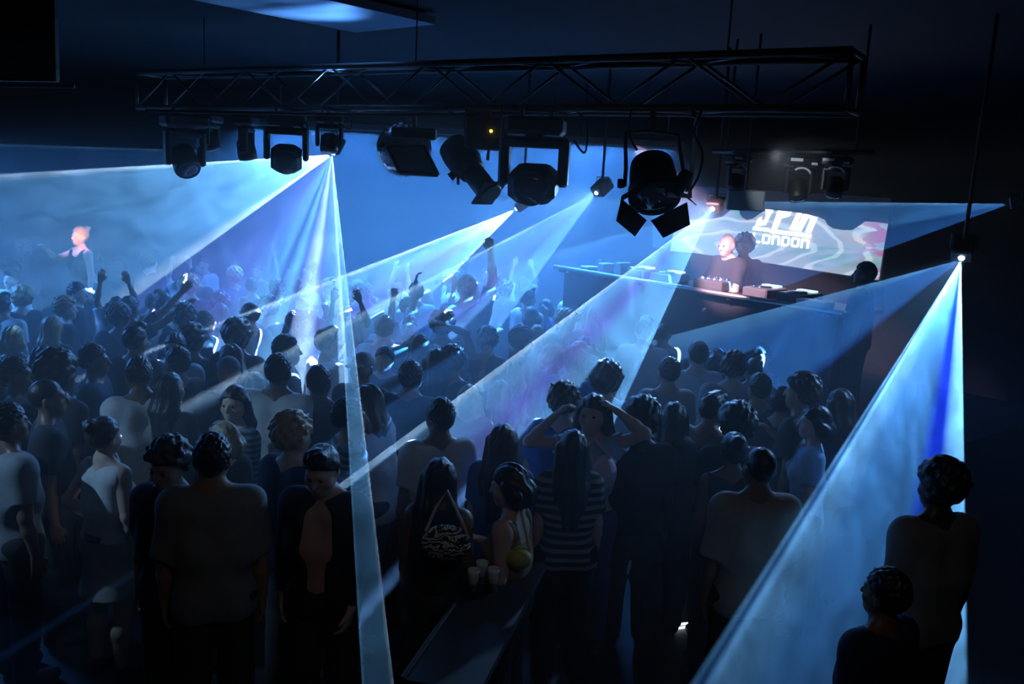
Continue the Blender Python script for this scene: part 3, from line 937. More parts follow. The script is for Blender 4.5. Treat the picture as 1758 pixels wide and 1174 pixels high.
# the rest of the packed floor: look-alikes deep in the haze
rnd = random.Random(11)
KIND = [('m', 'short', 'tee', 'black', 'down'), ('m', 'curly', 'tee', 'navy', 'still'), ('f', 'long', 'tee', 'charcoal', 'down'), ('f', 'bun', 'sleeveless', 'black', 'drink'),
        ('m', 'quiff', 'tee', 'white', 'down'), ('m', 'afro', 'tee', 'charcoal', 'down'), ('f', 'bob', 'sleeveless', 'blue', 'still'), ('m', 'buzz', 'tee', 'grey', 'drink'),
        ('f', 'wavy', 'tee', 'white', 'uptwo'), ('m', 'short', 'tee', 'grey', 'up'), ('m', 'short', 'tee', 'paleblue', 'down')]
BL_, BR_ = PZ(970, 455, 2.15), PZ(1440, 530, 2.15)
def free(x, y, gap):
    bd = (BR_ - BL_).normalized()
    if (x - BL_.x) * -bd.y + (y - BL_.y) * bd.x > -.35 and y < BL_.y + .4: return False
    if x > 3.6 and y > 6.6: return False
    if abs(x - PODIUM.x) < .8 and abs(y - PODIUM.y) < .8: return False
    return all((x - a) ** 2 + (y - b) ** 2 > gap * gap for a, b in PEOPLE)
def fill(n, ya, yb, gap, label, group, side=(-.62, .30)):
    k = t = 0
    while k < n and t < 6000:
        t += 1
        y = rnd.uniform(ya, yb)
        x = rnd.uniform(max(X0 + .6, y * side[0]), y * side[1])
        if not free(x, y, gap): continue
        kd = KIND[rnd.randrange(len(KIND))] if y > 8.2 else KIND[rnd.randrange(8)]
        person(0, 0, label, loc=Vector((x, y, 0)), sex=kd[0], hair=kd[1], top=kd[2], tc=kd[3], pose=kd[4], hc=rnd.choice(['black', 'black', 'brown', 'blond']),
               skin=rnd.choice(['fair', 'tan', 'brown', 'dark']), rz=rnd.choice([0, 0, -20, 25, -45, 60, 170, -80]), ht=rnd.uniform(1.62, 1.86) if kd[0] == 'm' else rnd.uniform(1.56, 1.72), group=group, h=.011)
        k += 1
fill(16, 5.6, 8.4, .44, 'dancer standing between the picked out people in the dim middle of the crowd', 'dancers in the dim middle of the crowd')
fill(34, 8.4, 10.8, .46, 'dancer in the packed crowd halfway back, half lost in blue haze', 'dancers halfway back')
fill(52, 10.8, 14.6, .48, 'distant dancer at the back of the floor, a faint shape in the haze', 'dancers at the back of the floor')
# ------------------------------------------------------------------ truss and lamps
BLK = mat('lamp_black', (.016, .016, .018), .5, var=.2, scale=25, bump=.05)
STEEL = mat('truss_metal', (.11, .105, .1), .45, .9, var=.2, scale=12)
CHROME = mat('chrome', (.75, .77, .8), .12, 1.0, var=.05)
GLASSD = mat('lens_glass', (.03, .05, .08), .05, 0, var=.1, coat=1.0)
CABLE = mat('cable_rubber', (.012, .012, .013), .6)
WHT = mat('white_plastic', (.8, .8, .82), .4, var=.05)
LENS = mat('lit_lens', (.5, .7, 1), .2, emit=(.6, .85, 1), es=14)
LEDY = mat('led_yellow', (.6, .4, .05), .3, emit=(1, .6, .05), es=6)

def proj(p):
    v = Vector(p) - CAMP
    dp = v.dot(fw)
    return CX + F_PX * v.dot(cam_r) / dp, CY - F_PX * v.dot(cam_u) / dp

T0, T1 = P(236, 186, 9.2), P(1452, 184, 5.5)
T0.z = T1.z = (T0.z + T1.z) / 2
TD = (T1 - T0)
TL = TD.length
TD.normalize()
TN = Vector((-TD.y, TD.x, 0))           # away from the camera
if TN.y < 0: TN = -TN
BH = .34
tr = empty('lighting_truss', (T0 + T1) / 2)
tag(tr, 'long metal box truss carrying the stage lamps under the ceiling', 'truss')
o0 = (T0 + T1) / 2
CH = {}
for a in (0, 1):
    for b in (0, 1):
        off = TN * (BH * a) + Vector((0, 0, BH * b))
        CH[a, b] = (T0 + off - o0, T1 + off - o0)
        MB().tube(CH[a, b], .026, 12).build('chord', STEEL, tr, True)
nb = 13
for fa in (((0, 0), (0, 1)), ((1, 0), (1, 1)), ((0, 0), (1, 0)), ((0, 1), (1, 1))):
    for i in range(nb):
        A, B = CH[fa[0]], CH[fa[1]]
        p = A[0].lerp(A[1], (i + .02) / nb) if i % 2 == 0 else B[0].lerp(B[1], (i + .02) / nb)
        q = B[0].lerp(B[1], (i + .98) / nb) if i % 2 == 0 else A[0].lerp(A[1], (i + .98) / nb)
        MB().tube((p, q), .011, 8).build('brace', STEEL, tr, True)
for e in (0, 1):
    m = MB()
    for a, b in (((0, 0), (0, 1)), ((0, 1), (1, 1)), ((1, 1), (1, 0)), ((1, 0), (0, 0))):
        m.tube((CH[a][e], CH[b][e]), .018, 8)
    m.build('end_frame', STEEL, tr, True)
for t in (.12, .5, .88):                   # steel slings up to the ceiling
    c = T0.lerp(T1, t) + TN * BH / 2 + Vector((0, 0, BH))
    MB().tube((c - o0, Vector((c.x, c.y, ZC)) - o0), .006, 6).build('sling', STEEL, tr)

def under(px, back=0.0):
    """the point of the truss's lower chord that shows at px"""
    lo, hi = 0.0, 1.0
    for _ in range(40):
        m = (lo + hi) / 2
        if proj(T0.lerp(T1, m) + TN * back)[0] < px: lo = m
        else: hi = m
    return T0.lerp(T1, lo) + TN * back

def moving_head(px, label, s=1.0, rz=0.0, tilt=20, drop=0.0, back=.0, at=None, hs=1.0, aw=.075, wide=False):
    top = at if at is not None else under(px, back)
    r = empty('moving_head_light', top, R(rz), s)
    tag(r, label, 'stage light', 'moving heads on the truss')
    d = drop / s
    for sg in (-1, 1):
        MB().box((sg * .13, 0, -.03 - d / 2), (.035, .07, .12 + d), .008).build('clamp', STEEL, r)
    MB().box((0, 0, -.15 - d), (.50, .30, .15), .03).build('base', BLK, r)
    MB().lathe([(.09, 0), (.09, .05)], 20, (0, 0, -.265 - d)).build('bearing', BLK, r)
    y = MB()
    ya = .15 * hs + .008 + aw / 2
    y.box((0, 0, -.29 - d), (ya * 2 + aw, .17, .09), .03)
    for sg in (-1, 1):
        y.box((sg * ya, 0, -.47 - d), (aw, .15, .38), .025)
    y.build('yoke', BLK, r)
    ax = Vector((0, -math.sin(R(tilt)), -math.cos(R(tilt))))
    c = Vector((0, 0, -.60 - d)) - ax * .02
    if wide:
        c = c + Vector((0, 0, -.045))
        MB().box(tuple(c), (.3 * hs, .36, .31), .07, rot=ax.to_track_quat('Y', 'Z').to_matrix()).build('lamp_head', BLK, r)
    else:
        MB().lathe([(.05, -.17), (.105, -.155), (.138 * hs, -.10), (.142 * hs, .02), (.15 * hs, .05), (.15 * hs, .15), (.135 * hs, .18), (.12 * hs, .18)], 28, c, ax).build('lamp_head', BLK, r, True)
    lh = [q for q in r.children if q.name.startswith('lamp_head')][0]
    MB().lathe([(.115 * hs, .165), (.11 * hs, .183), (.06, .195), (.001, .2)], 28, c, ax).build('lens', GLASSD, lh, True)
    return r, top + Vector((0, 0, (-.5 - d) * s)) + ax * .2 * s

moving_head(922, 'largest black moving head, right of the zoom spotlight', 0.86, -10, 76, .0, hs=1.38, aw=.09, wide=True)
moving_head(492, 'second largest moving head with a bright gap in its yoke, tilted to the left', .7, 14, 66, .0, hs=1.3, aw=.08, wide=True)
moving_head(566, 'small moving head with the white violet beam below it', .47, 10, 15, .02, hs=1.1)
moving_head(423, 'moving head turned side on, left of the one with the bright gap', .62, 92, 10, .0, .34)
moving_head(362, 'narrow moving head among the far left lamps of the truss', .52, 80, 20, .0, .34)
moving_head(316, 'leftmost dark moving head at the far end of the truss', .85, 40, 45, .0)

# zoom profile spotlight
tp = under(812)
r = empty('zoom_spotlight', tp)
tag(r, 'long black zoom spotlight pointing down to the right with cables around it', 'stage light')
ce = P(812, 296, tp.y) - tp
ax = (P(850, 346, tp.y - .22) - P(776, 250, tp.y + .1)).normalized()
MB().tube((Vector((0, 0, 0)), Vector((0, 0, -.14))), .02, 10).build('clamp', STEEL, r)
m = MB()
sd = ax.cross(Vector((0, 1, 0))).normalized()
sd = Vector((ax.z, 0, -ax.x)).normalized()
m.tube((Vector((0, 0, -.13)), ce + sd * .16 + Vector((0, 0, .1)), ce + sd * .15), .013, 8)
m.tube((Vector((0, 0, -.13)), ce - sd * .16 + Vector((0, 0, .1)), ce - sd * .15), .013, 8)
m.build('yoke', BLK, r)
MB().lathe([(.06, -.34), (.12, -.31), (.135, -.22), (.135, -.10), (.115, -.06), (.105, .0)], 22, ce, ax).build('lamp_housing', BLK, r, True)
MB().lathe([(.088, -.02), (.088, .20), (.10, .21), (.10, .26), (.085, .26)], 22, ce, ax).build('lens_tube', BLK, r, True)
MB().box(tuple(ce + ax * .235), (.23, .02, .23), .005, rot=ax.to_track_quat('Y', 'Z').to_matrix()).build('filter_frame', BLK, r)
MB().lathe([(.03, 0), (.034, .05)], 12, ce + sd * .118 - ax * .1, sd).build('knob', BLK, r, True)

# barn door spotlight
tp = under(1122)
r = empty('barn_door_spotlight', tp)
tag(r, 'big black spotlight with open barn doors at the right of the truss', 'stage light')
ce = P(1122, 318, tp.y) - tp
ax = (P(1128, 388, tp.y - .35) - P(1120, 290, tp.y)).normalized()
MB().tube((Vector((0, 0, 0)), Vector((0, 0, -.16))), .022, 10).build('clamp', STEEL, r)
m = MB()
for sg in (-1, 1):
    m.tube((Vector((0, 0, -.15)), Vector((sg * .18, 0, -.17)), ce + Vector((sg * .2, 0, .1)), ce + Vector((sg * .2, 0, -.02))), .014, 8)
m.build('yoke', BLK, r)
MB().lathe([(.08, -.22), (.15, -.19), (.165, -.08), (.165, .02), (.18, .04), (.18, .12), (.15, .12)], 26, ce, ax).build('lamp_housing', BLK, r, True)
MB().lathe([(.15, .10), (.12, .125), (.001, .14)], 26, ce, ax).build('lens', GLASSD, r, True)
for sg in (-1, 1):
    MB().lathe([(.028, 0), (.036, .03), (.03, .05)], 12, ce + Vector((sg * .2, 0, 0)), (sg, 0, 0)).build('knob', BLK, r, True)
q = ax.to_track_quat('Z', 'Y').to_matrix() @ Matrix.Rotation(R(45), 3, 'Z')
for k in range(4):
    Rk = q @ Matrix.Rotation(R(90 * k), 3, 'Z')
    pl = [Rk @ Vector(v) + ce + ax * .125 for v in ((-.15, .17, 0), (.15, .17, 0), (.11, .25, .13), (-.11, .25, .13))]
    MB().plate(pl, Rk @ Vector((0, .8, -.5)), .004).build('barn_door', BLK, r)

# tilted flood light, mirror ball, power box
tp = under(712)
r = empty('flood_light', tp)
tag(r, 'tilted flat flood light with a framed glass front in front of the mirror ball', 'stage light')
MB().tube((Vector((0, 0, 0)), Vector((0, 0, -.18))), .018, 10).build('clamp', STEEL, r)
cs = [P(664, 252, tp.y - .06) - tp, P(728, 252, tp.y + .03) - tp, P(752, 300, tp.y - .06) - tp, P(686, 296, tp.y - .15) - tp]
ctr = sum(cs, Vector()) / 4
nn = (cs[1] - cs[0]).cross(cs[3] - cs[0]).normalized()
if nn.y > 0: nn = -nn
m = MB()
for k in range(4):
    m.tube((cs[k], cs[(k + 1) % 4]), .016, 8)
m.build('frame', BLK, r)
MB().plate([ctr + (c - ctr) * .93 for c in cs], nn, .006).build('glass_front', mat('flood_glass', (.2, .24, .28), .3, var=.2), r)
MB().plate([ctr + (c - ctr) * .98 - nn * .012 for c in cs], -nn, .03).build('housing', BLK, r)
MB().box((0, .0, -.2), (.36, .1, .09), .01).build('driver_box', BLK, r)

tp = under(690, .34)
c = P(694, 256, tp.y)
r = empty('mirror_ball', c)
tag(r, 'mirror ball behind the tilted flood light, edge glinting', 'mirror ball')
Rb = .24
prof = [(max(.004, Rb * math.sin(math.pi * i / 22)), -Rb * math.cos(math.pi * i / 22)) for i in range(23)]
MB().lathe(prof, 40, (0, 0, 0)).build('ball', mat('mirror_tiles', (.8, .83, .86), .06, 1.0, var=.1, scale=40), r)
MB().tube((Vector((0, 0, Rb)), Vector((0, 0, tp.z - c.z))), .012, 8).build('hanger', STEEL, r)

tp = under(838, .1)
r = empty('power_box', tp)
tag(r, 'black power box with a yellow indicator lamp hanging from the truss', 'power box')
MB().box((0, 0, -.03), (.06, .08, .1), .01).build('clamp', STEEL, r)
MB().box((0, 0, -.19), (.34, .2, .24), .015).build('case', BLK, r)
lp = P(843, 225, tp.y - .12) - tp
MB().lathe([(.001, -.004), (.012, 0), (.012, .01), (.001, .016)], 12, lp, (0, -1, 0)).build('indicator', LEDY, r)
for x in (-.1, 0, .1):
    MB().lathe([(.03, 0), (.03, .02), (.02, .022)], 12, (x, -.1, -.24), (0, -1, 0)).build('socket', BLK, r)

def cable(pts, label, rad=.008):
    P_ = [Vector(p) for p in pts]
    out = []
    for i in range(len(P_) - 1):
        a, b, c_, d = P_[max(i - 1, 0)], P_[i], P_[i + 1], P_[min(i + 2, len(P_) - 1)]
        for t in np.linspace(0, 1, 8, endpoint=False):
            out.append(.5 * ((2 * b) + (c_ - a) * t + (2 * a - 5 * b + 4 * c_ - d) * t * t + (3 * b - a - 3 * c_ + d) * t ** 3))
    out.append(P_[-1])
    return tag(MB().tube(out, rad, 8).build('cable', CABLE, None, True), label, 'cable')
def hang(px_pts, d):
    return [P(x, y, d) for x, y in px_pts]
cable(hang([(560, 186), (575, 205), (600, 222), (604, 200), (590, 186)], 7.75), 'black cable looped beside the small moving head')
cable(hang([(500, 187), (522, 205), (527, 222), (512, 214)], 8.0), 'black cable looped over the base of the second largest moving head')
cable(hang([(800, 188), (798, 225), (806, 262), (797, 284)], 6.95), 'black cable hanging along the zoom spotlight')
cable(hang([(862, 188), (858, 245), (866, 285), (850, 318), (838, 300)], 6.8), 'black cable hanging between the power box and the largest moving head')
cable(hang([(985, 186), (1008, 215), (1004, 262), (985, 240)], 6.5), 'black cable drooping right of the largest moving head')
cable(hang([(1205, 190), (1192, 228), (1206, 262), (1200, 300), (1186, 326)], 5.95), 'pale cable hanging straight down right of the barn door spotlight')
cable(hang([(1084, 186), (1080, 230), (1094, 258)], 6.2), 'black cable left of the barn door spotlight')
cable(hang([(250, 190), (700, 197), (1100, 190), (1440, 186)], 7.1), 'long cable run along the underside of the truss', .012)

# small bracket lamp right of the barn doors
tp = under(1192)
r = empty('bracket_lamp', tp)
tag(r, 'slim pale bracket with a small lamp right of the barn door spotlight', 'stage light')
MB().tube((Vector(), Vector((0, 0, -.06))), .02, 8).build('clamp', CHROME, r)
MB().box((.02, 0, -.32), (.02, .05, .52), .004).build('arm', WHT, r)
MB().box((-.05, 0, -.575), (.16, .07, .03), .006).build('foot_plate', WHT, r)
MB().lathe([(.04, -.1), (.05, -.06), (.05, .08)], 16, (-.05, 0, -.5), (-.6, 0, -1)).build('lamp_can', BLK, r, True)

# ------------------------------------------------------------------ the small beam lamps (bright lens towards the floor)
def beam_lamp(key, label, size=.2, pole=True, wall=False):
    S, mid = BEAMS[key]
    r = empty('beam_projector', S)
    tag(r, label, 'beam light', 'beam projectors')
    q = mid.to_track_quat('Y', 'Z').to_matrix()
    c = -mid * (size * .5 + .02)
    MB().box(c, (size * .8, size, size * .62), .015, rot=q).build('case', BLK, r)
    MB().lathe([(.001, -.028), (.02, -.02), (.028, 0), (.02, .02), (.001, .028)], 14, -mid * .03, mid).build('lens', LENS, r, True)
    m = MB()
    s_ = [q @ Vector((sg * (size * .4 + .012), 0, 0)) for sg in (-1, 1)]
    tz = Vector((0, 0, size * .55))
    m.tube((c + s_[0], c + s_[0] + tz, c + s_[1] + tz, c + s_[1]), .008, 6)
    m.build('bracket', STEEL, r)
    MB().tube((c + Vector((0, 0, size * .3)), Vector((c.x, c.y, ZC - S.z))), .016, 8).build('drop_pole', BLK, r)
    return r
beam_lamp('A2', 'beam projector hidden behind the small moving head', .18)
beam_lamp('B', 'beam projector hidden behind the largest moving head', .2)
beam_lamp('C', 'beam projector with a bright lens just right of the largest moving head', .22)
beam_lamp('D', 'beam projector with a bright lens just left of the screen', .2)
beam_lamp('E', 'beam projector at the far right edge level with the top of the screen', .2)
beam_lamp('F2', 'lowest beam projector, right of the stage, throwing the big beam', .2)

for k, (a, b, e, sx) in enumerate(HAZE_LAMPS):
    v = Vector(a)
    r = empty('added_batten', v)  # made-up housings for the added haze lamps
    tag(r, ['long added batten lighting the haze at the back of the floor', 'short added batten lighting the haze over the left of the floor', 'short added batten lighting the haze beside the stage'][k], 'light batten')
    MB().box((0, 0, .09), (sx + .1, .2, .12), .02).build('housing', BLK, r)
    for sg in (-1, 1):
        MB().tube((Vector((sg * sx * .4, 0, .15)), Vector((sg * sx * .4, 0, ZC - v.z))), .012, 8).build('hanger', STEEL, r)

# glossy ceiling panel, dropped panel at the top left
pts = [PZ(x, y, 4.5) for x, y in ((326, -1), (610, 56), (748, 42), (500, -14))]
tag(MB().plate(pts, (0, 0, 1), .07).build('ceiling_panel', mat('panel_gloss', (.5, .55, .62), .3, .6, var=.6, scale=1.6)), 'shiny blue lit metal panel on the ceiling at the top', 'ceiling panel')
a, b = P(-40, 146, 6.0), P(128, 149, 6.0)
r = empty('hanging_panel', a.lerp(b, .5))
tag(r, 'dark panel with a lower rail hanging at the top left', 'hanging panel')
o_ = a.lerp(b, .5)
MB().plate([v - o_ for v in (P(-40, -60, 6.0), P(92, -60, 6.0), P(96, 140, 6.0), P(-40, 138, 6.0))], (0, 1, 0), .05).build('panel', BLK, r)
MB().tube((a - o_, b - o_), .012, 8).build('rail', STEEL, r)

# ------------------------------------------------------------------ stage, desk, screen
bd = (BR_ - BL_).normalized()
bn = Vector((-bd.y, bd.x, 0))
if bn.x < 0: bn = -bn
LW = (BR_ - BL_).length
def S3(u, w, z):                          # along the desk, behind it, height
    p = BL_ + bd * u + bn * w
    return Vector((p.x, p.y, z))
STAGEM = mat('stage_black', (.02, .02, .023), .5, var=.3, scale=6)
pl = [S3(-.6, .08, 0), S3(LW + .9, .08, 0), S3(LW + .9, 3.4, 0), S3(-.6, 3.4, 0)]
tag(MB().plate(pl, (0, 0, 1), .9).build('stage_platform', STAGEM), 'black raised stage behind the desk', 'stage')
dk = empty('desk', S3(LW / 2, 0, 0))
tag(dk, 'long black desk with a pale rail along its front, below the screen', 'desk')
ori = S3(LW / 2, 0, 0)
DESKM = mat('desk_black', (.03, .03, .035), .35, var=.2, scale=8)
MB().plate([v - ori for v in (S3(0, 0, .0), S3(LW, 0, .0), S3(LW, 0, 2.06), S3(0, 0, 2.06))], bn, .04).build('front_panel', DESKM, dk)
MB().plate([v - ori for v in (S3(-.05, -.06, 2.06), S3(LW + .05, -.06, 2.06), S3(LW + .05, .75, 2.06), S3(-.05, .75, 2.06))], (0, 0, 1), .05).build('desktop', DESKM, dk)
MB().tube((S3(-.1, -.09, 2.12) - ori, S3(LW + .1, -.09, 2.12) - ori), .028, 10).build('front_rail', mat('rail_silver', (.55, .53, .56), .35, .8, var=.1), dk, True)
for u in (.1, LW * .35, LW * .68, LW - .1):
    MB().box(tuple(S3(u, -.05, 2.09) - ori), (.05, .09, .06), .008).build('rail_bracket', BLK, dk)
for u in (.25, LW - .25):
    MB().plate([v - ori for v in (S3(u, .045, .91), S3(u, .7, .91), S3(u, .7, 2.06), S3(u, .04, 2.06))], bd, .04).build('end_panel', DESKM, dk)
djp = P(1262, 404, 9.95)
du = (djp - BL_).dot(bd)
qd = Matrix((bd, bn, Vector((0, 0, 1)))).transposed()
def deck(u, w, label):
    c = S3(u, w, 2.11)
    r = empty('media_player', c)
    tag(r, label, 'media player', 'decks on the desk')
    MB().box((0, 0, .05), (.31, .38, .1), .012, rot=qd).build('case', mat('deck_case', (.12, .12, .13), .35), r)
    MB().lathe([(.1, .1), (.1, .118), (.03, .12)], 24, tuple(qd @ Vector((0, -.05, 0)))).build('jog_wheel', CHROME, r, True)
    MB().box(tuple(qd @ Vector((0, .12, .112))), (.2, .1, .02), .004, rot=qd).build('display', mat('deck_display', (.1, .2, .3), .2, emit=(.55, .75, 1), es=1.6), r)
deck(du - .72, .32, 'media player on the desk left of the bald disc jockey')
deck(du + .62, .32, 'media player on the desk right of the bald disc jockey')
deck(du - 1.2, .32, 'outer media player on the desk at the foot of the screen beam')
deck(du + 1.05, .32, 'outermost media player towards the right end of the desk')
c = S3(du, .32, 2.11)
r = empty('mixer', c)
tag(r, 'mixing console on the desk in front of the bald disc jockey', 'mixer')
MB().box((0, 0, .055), (.4, .4, .11), .012, rot=qd).build('case', mat('deck_case', (.12, .12, .13), .35), r)
for i in range(4):
    for j in range(4):
        MB().lathe([(.013, .11), (.011, .135), (.004, .136)], 10, tuple(qd @ Vector((-.13 + .087 * i, -.02 + .045 * j, 0)))).build('knob', CHROME, r, True)
    MB().box(tuple(qd @ Vector((-.13 + .087 * i, -.13, .12))), (.02, .03, .02), .003, rot=qd).build('fader', WHT, r)
for k, (u, sx, sz, mm, lb) in enumerate(((.25, .16, .05, WHT, 'white papers'), (.55, .12, .12, WHT, 'small white box'), (.85, .10, .16, WHT, 'upright white box'), (1.12, .3, .1, BLK, 'black case'))):
    r = tag(MB().box(tuple(S3(u, .2, 2.11 + sz / 2)), (sx, .2, sz), .01, rot=qd).build(['paper_stack', 'small_box', 'carton', 'equipment_case'][k], mm),
            lb + ' on the left end of the desk' + ['', ' beside the papers', ', next to the case', ''][k], 'box')
tag(MB().box(tuple(S3(LW - .32, .1, 2.15)), (.34, .16, .07), .01, rot=qd).build('power_strip', WHT), 'bright white power strip at the right end of the desk', 'power strip')
tag(MB().box(tuple(S3(LW - .8, 1.15, 1.2)), (.7, .5, .6), .02, rot=qd).build('flight_case', mat('case_grey', (.16, .15, .16), .5)), 'grey flight case on the stage right of the disc jockey', 'flight case')
tag(MB().box(tuple(S3(du + .75, 1.3, 1.25)), (.5, .45, .7), .02, rot=qd).build('equipment_rack', mat('rack_tan', (.3, .27, .25), .55)), 'pale equipment rack on the stage just behind the disc jockey', 'rack')

# projection screen: a real sheet behind the desk; the glowing picture has the hanging lamps' shadows shaped into its outline
sp0 = P(1300, 450, 11.6)
def on_screen(px, py, off=0.0):
    w = ray(px, py)
    t = (sp0 - bn * off - CAMP).dot(bn) / w.dot(bn)
    return CAMP + w * t
sm = empty('projection_screen', on_screen(1330, 470))
tag(sm, 'wide projection screen with a swirling pastel picture and big white lettering behind the desk', 'screen')
so = on_screen(1330, 470)
m_, nt, n, l = _nodes('screen_picture')
b_ = n['Principled BSDF']
b_.inputs['Base Color'].default_value = (.2, .2, .2, 1)
b_.inputs['Roughness'].default_value = .8
tc = n.new('ShaderNodeTexCoord')
mp = n.new('ShaderNodeMapping')
mp.inputs['Location'].default_value = (-.3, -.5, 0)
l.new(tc.outputs['UV'], mp.inputs[0])
ns = n.new('ShaderNodeTexNoise'); ns.inputs['Scale'].default_value = 2.6; ns.inputs['Detail'].default_value = 2; ns.inputs['Distortion'].default_value = 2.2
l.new(tc.outputs['UV'], ns.inputs['Vector'])
wv = n.new('ShaderNodeTexWave'); wv.wave_type = 'RINGS'; wv.rings_direction = 'SPHERICAL'
wv.inputs['Scale'].default_value = 2.2; wv.inputs['Distortion'].default_value = 7; wv.inputs['Detail'].default_value = 2; wv.inputs['Detail Scale'].default_value = 1.2
l.new(mp.outputs[0], wv.inputs['Vector'])
cr = n.new('ShaderNodeValToRGB')
for k, (ps, c) in enumerate(((0, (.10, .30, .32)), (.3, (.16, .40, .42)), (.5, (.36, .48, .62)), (.7, (.50, .46, .42)), (.85, (.55, .52, .36)), (1, (.30, .42, .55)))):
    e = cr.color_ramp.elements[k] if k < 2 else cr.color_ramp.elements.new(ps)
    e.position = ps; e.color = (*c, 1)
l.new(ns.outputs['Fac'], cr.inputs[0])
c2 = n.new('ShaderNodeValToRGB')
c2.color_ramp.elements[0].position = .8; c2.color_ramp.elements[0].color = (0, 0, 0, 1)
c2.color_ramp.elements[1].position = .95; c2.color_ramp.elements[1].color = (.75, .8, .85, 1)
l.new(wv.outputs['Fac'], c2.inputs[0])
sx_ = n.new('ShaderNodeSeparateXYZ'); l.new(tc.outputs['UV'], sx_.inputs[0])
rd = n.new('ShaderNodeMapRange'); rd.inputs[1].default_value = .84; rd.inputs[2].default_value = .96
l.new(sx_.outputs[0], rd.inputs[0])
n2 = n.new('ShaderNodeTexNoise'); n2.inputs['Scale'].default_value = 9
l.new(tc.outputs['UV'], n2.inputs['Vector'])
th = n.new('ShaderNodeMath'); th.operation = 'GREATER_THAN'; th.inputs[1].default_value = .5
l.new(n2.outputs['Fac'], th.inputs[0])
ml = n.new('ShaderNodeMath'); ml.operation = 'MULTIPLY'
l.new(rd.outputs[0], ml.inputs[0]); l.new(th.outputs[0], ml.inputs[1])
ad = n.new('ShaderNodeMix'); ad.data_type = 'RGBA'; ad.blend_type = 'ADD'; ad.inputs[0].default_value = .35
l.new(cr.outputs[0], ad.inputs[6]); l.new(c2.outputs[0], ad.inputs[7])
mr_ = n.new('ShaderNodeMix'); mr_.data_type = 'RGBA'; mr_.inputs[7].default_value = (.42, .20, .42, 1)
l.new(ml.outputs[0], mr_.inputs[0]); l.new(ad.outputs[2], mr_.inputs[6])
l.new(mr_.outputs[2], b_.inputs['Emission Color'])
b_.inputs['Emission Strength'].default_value = 1.1
sheet_pts = [on_screen(x, y, -.03) for x, y in ((1120, 424), (1512, 483), (1530, 340), (1120, 315))]
MB().plate([p - so for p in sheet_pts], bn, .02).build('cloth', mat('screen_cloth', (.1, .1, .11), .9), sm)
OUT = [(1150, 431), (1190, 434), (1290, 447), (1399, 464), (1472, 475), (1508, 481), (1516, 430), (1524, 384), (1503, 381), (1485, 380), (1474, 388), (1463, 395), (1446, 395), (1429, 392), (1420, 386), (1415, 377),
       (1403, 372), (1391, 369), (1357, 363), (1320, 360), (1309, 364), (1301, 369), (1293, 375), (1282, 378), (1273, 373), (1269, 366), (1268, 358), (1258, 358), (1250, 364), (1240, 372), (1222, 376), (1160, 378)]
pm = MB().plate([on_screen(x, y) - so for x, y in OUT], bn, .01)
me = pm.mesh('picture')
uvl = me.uv_layers.new(name='UVMap')
for lp_ in me.loops:
    x, y = proj(me.vertices[lp_.vertex_index].co + so)
    uvl.data[lp_.index].uv = ((x - 1150) / 375, (y - 360) / 120)
link_mesh('picture', me, m_, sm)
LET = mat('lettering_white', (.8, .8, .8), .6, var=.02, emit=(.95, 1, .97), es=3.2)
def cp(pts): return [(1250 + x * .21292, 300 + y * .21295) for x, y in pts]
def letter(polys):
    m = MB()
    for p in polys:
        m.plate([on_screen(x, y, .012) - so for x, y in cp(p)], bn, .008)
    m.build('lettering', LET, sm)
# the cut-off S, P, I and N of the upper word and its two bars
letter([[(300, 278), (362, 283), (335, 332), (300, 405), (218, 412), (240, 352), (270, 340), (262, 372), (290, 372), (306, 330)]])
letter([[(400, 288), (452, 294), (372, 478), (338, 470)], [(425, 292), (508, 300), (490, 335), (425, 352), (440, 322), (470, 318)]])
letter([[(555, 306), (592, 310), (535, 448), (492, 440)]])
letter([[(606, 314), (656, 322), (585, 455), (545, 448)], [(672, 334), (718, 344), (665, 468), (620, 462)], [(630, 318), (718, 345), (700, 362), (640, 340)]])
letter([[(205, 416), (332, 432), (342, 462), (195, 444)]])
letter([[(392, 444), (672, 478), (662, 508), (382, 474)]])
# the lower word, six letters: L O N D O N
def lw(x0, x1, s):                        # a letter cell on the slanted baseline
    g = lambda u, v: (x0 + (x1 - x0) * u + 14 * (1 - v) * 0 - 10 * v + 8, (468 + (x0 + (x1 - x0) * u - 190) * .112) + 76 * v)
    t, w = .2, .24
    Q = lambda a, b, c, d: [g(a, b), g(c, b), g(c, d), g(a, d)]
    ring = [Q(0, .12, w, .88), Q(1 - w, .12, 1, .88), [g(.0, .14), g(.14, 0), g(.86, 0), g(1, .14), g(1, t), g(0, t)], [g(0, 1 - t), g(1, 1 - t), g(1, .86), g(.86, 1), g(.14, 1), g(0, .86)]]
    arch = [Q(0, 0, w, 1), Q(1 - w, .14, 1, 1), [g(0, 0), g(.8, 0), g(1, .16), g(1, t), g(0, t)]]
    dee = [Q(0, 0, w, 1), Q(1 - w, .16, 1, .84), [g(0, 0), g(.8, 0), g(1, .18), g(1, t), g(0, t)], [g(0, 1 - t), g(1, 1 - t), g(1, .82), g(.8, 1), g(0, 1)]]
    ell = [Q(0, 0, w, 1), Q(0, 1 - t, 1, 1)]
    letter({'O': ring, 'N': arch, 'D': dee, 'L': ell}[s])
for i, s in enumerate('LONDON'):
    lw(192 + i * 78, 192 + i * 78 + 64, s)

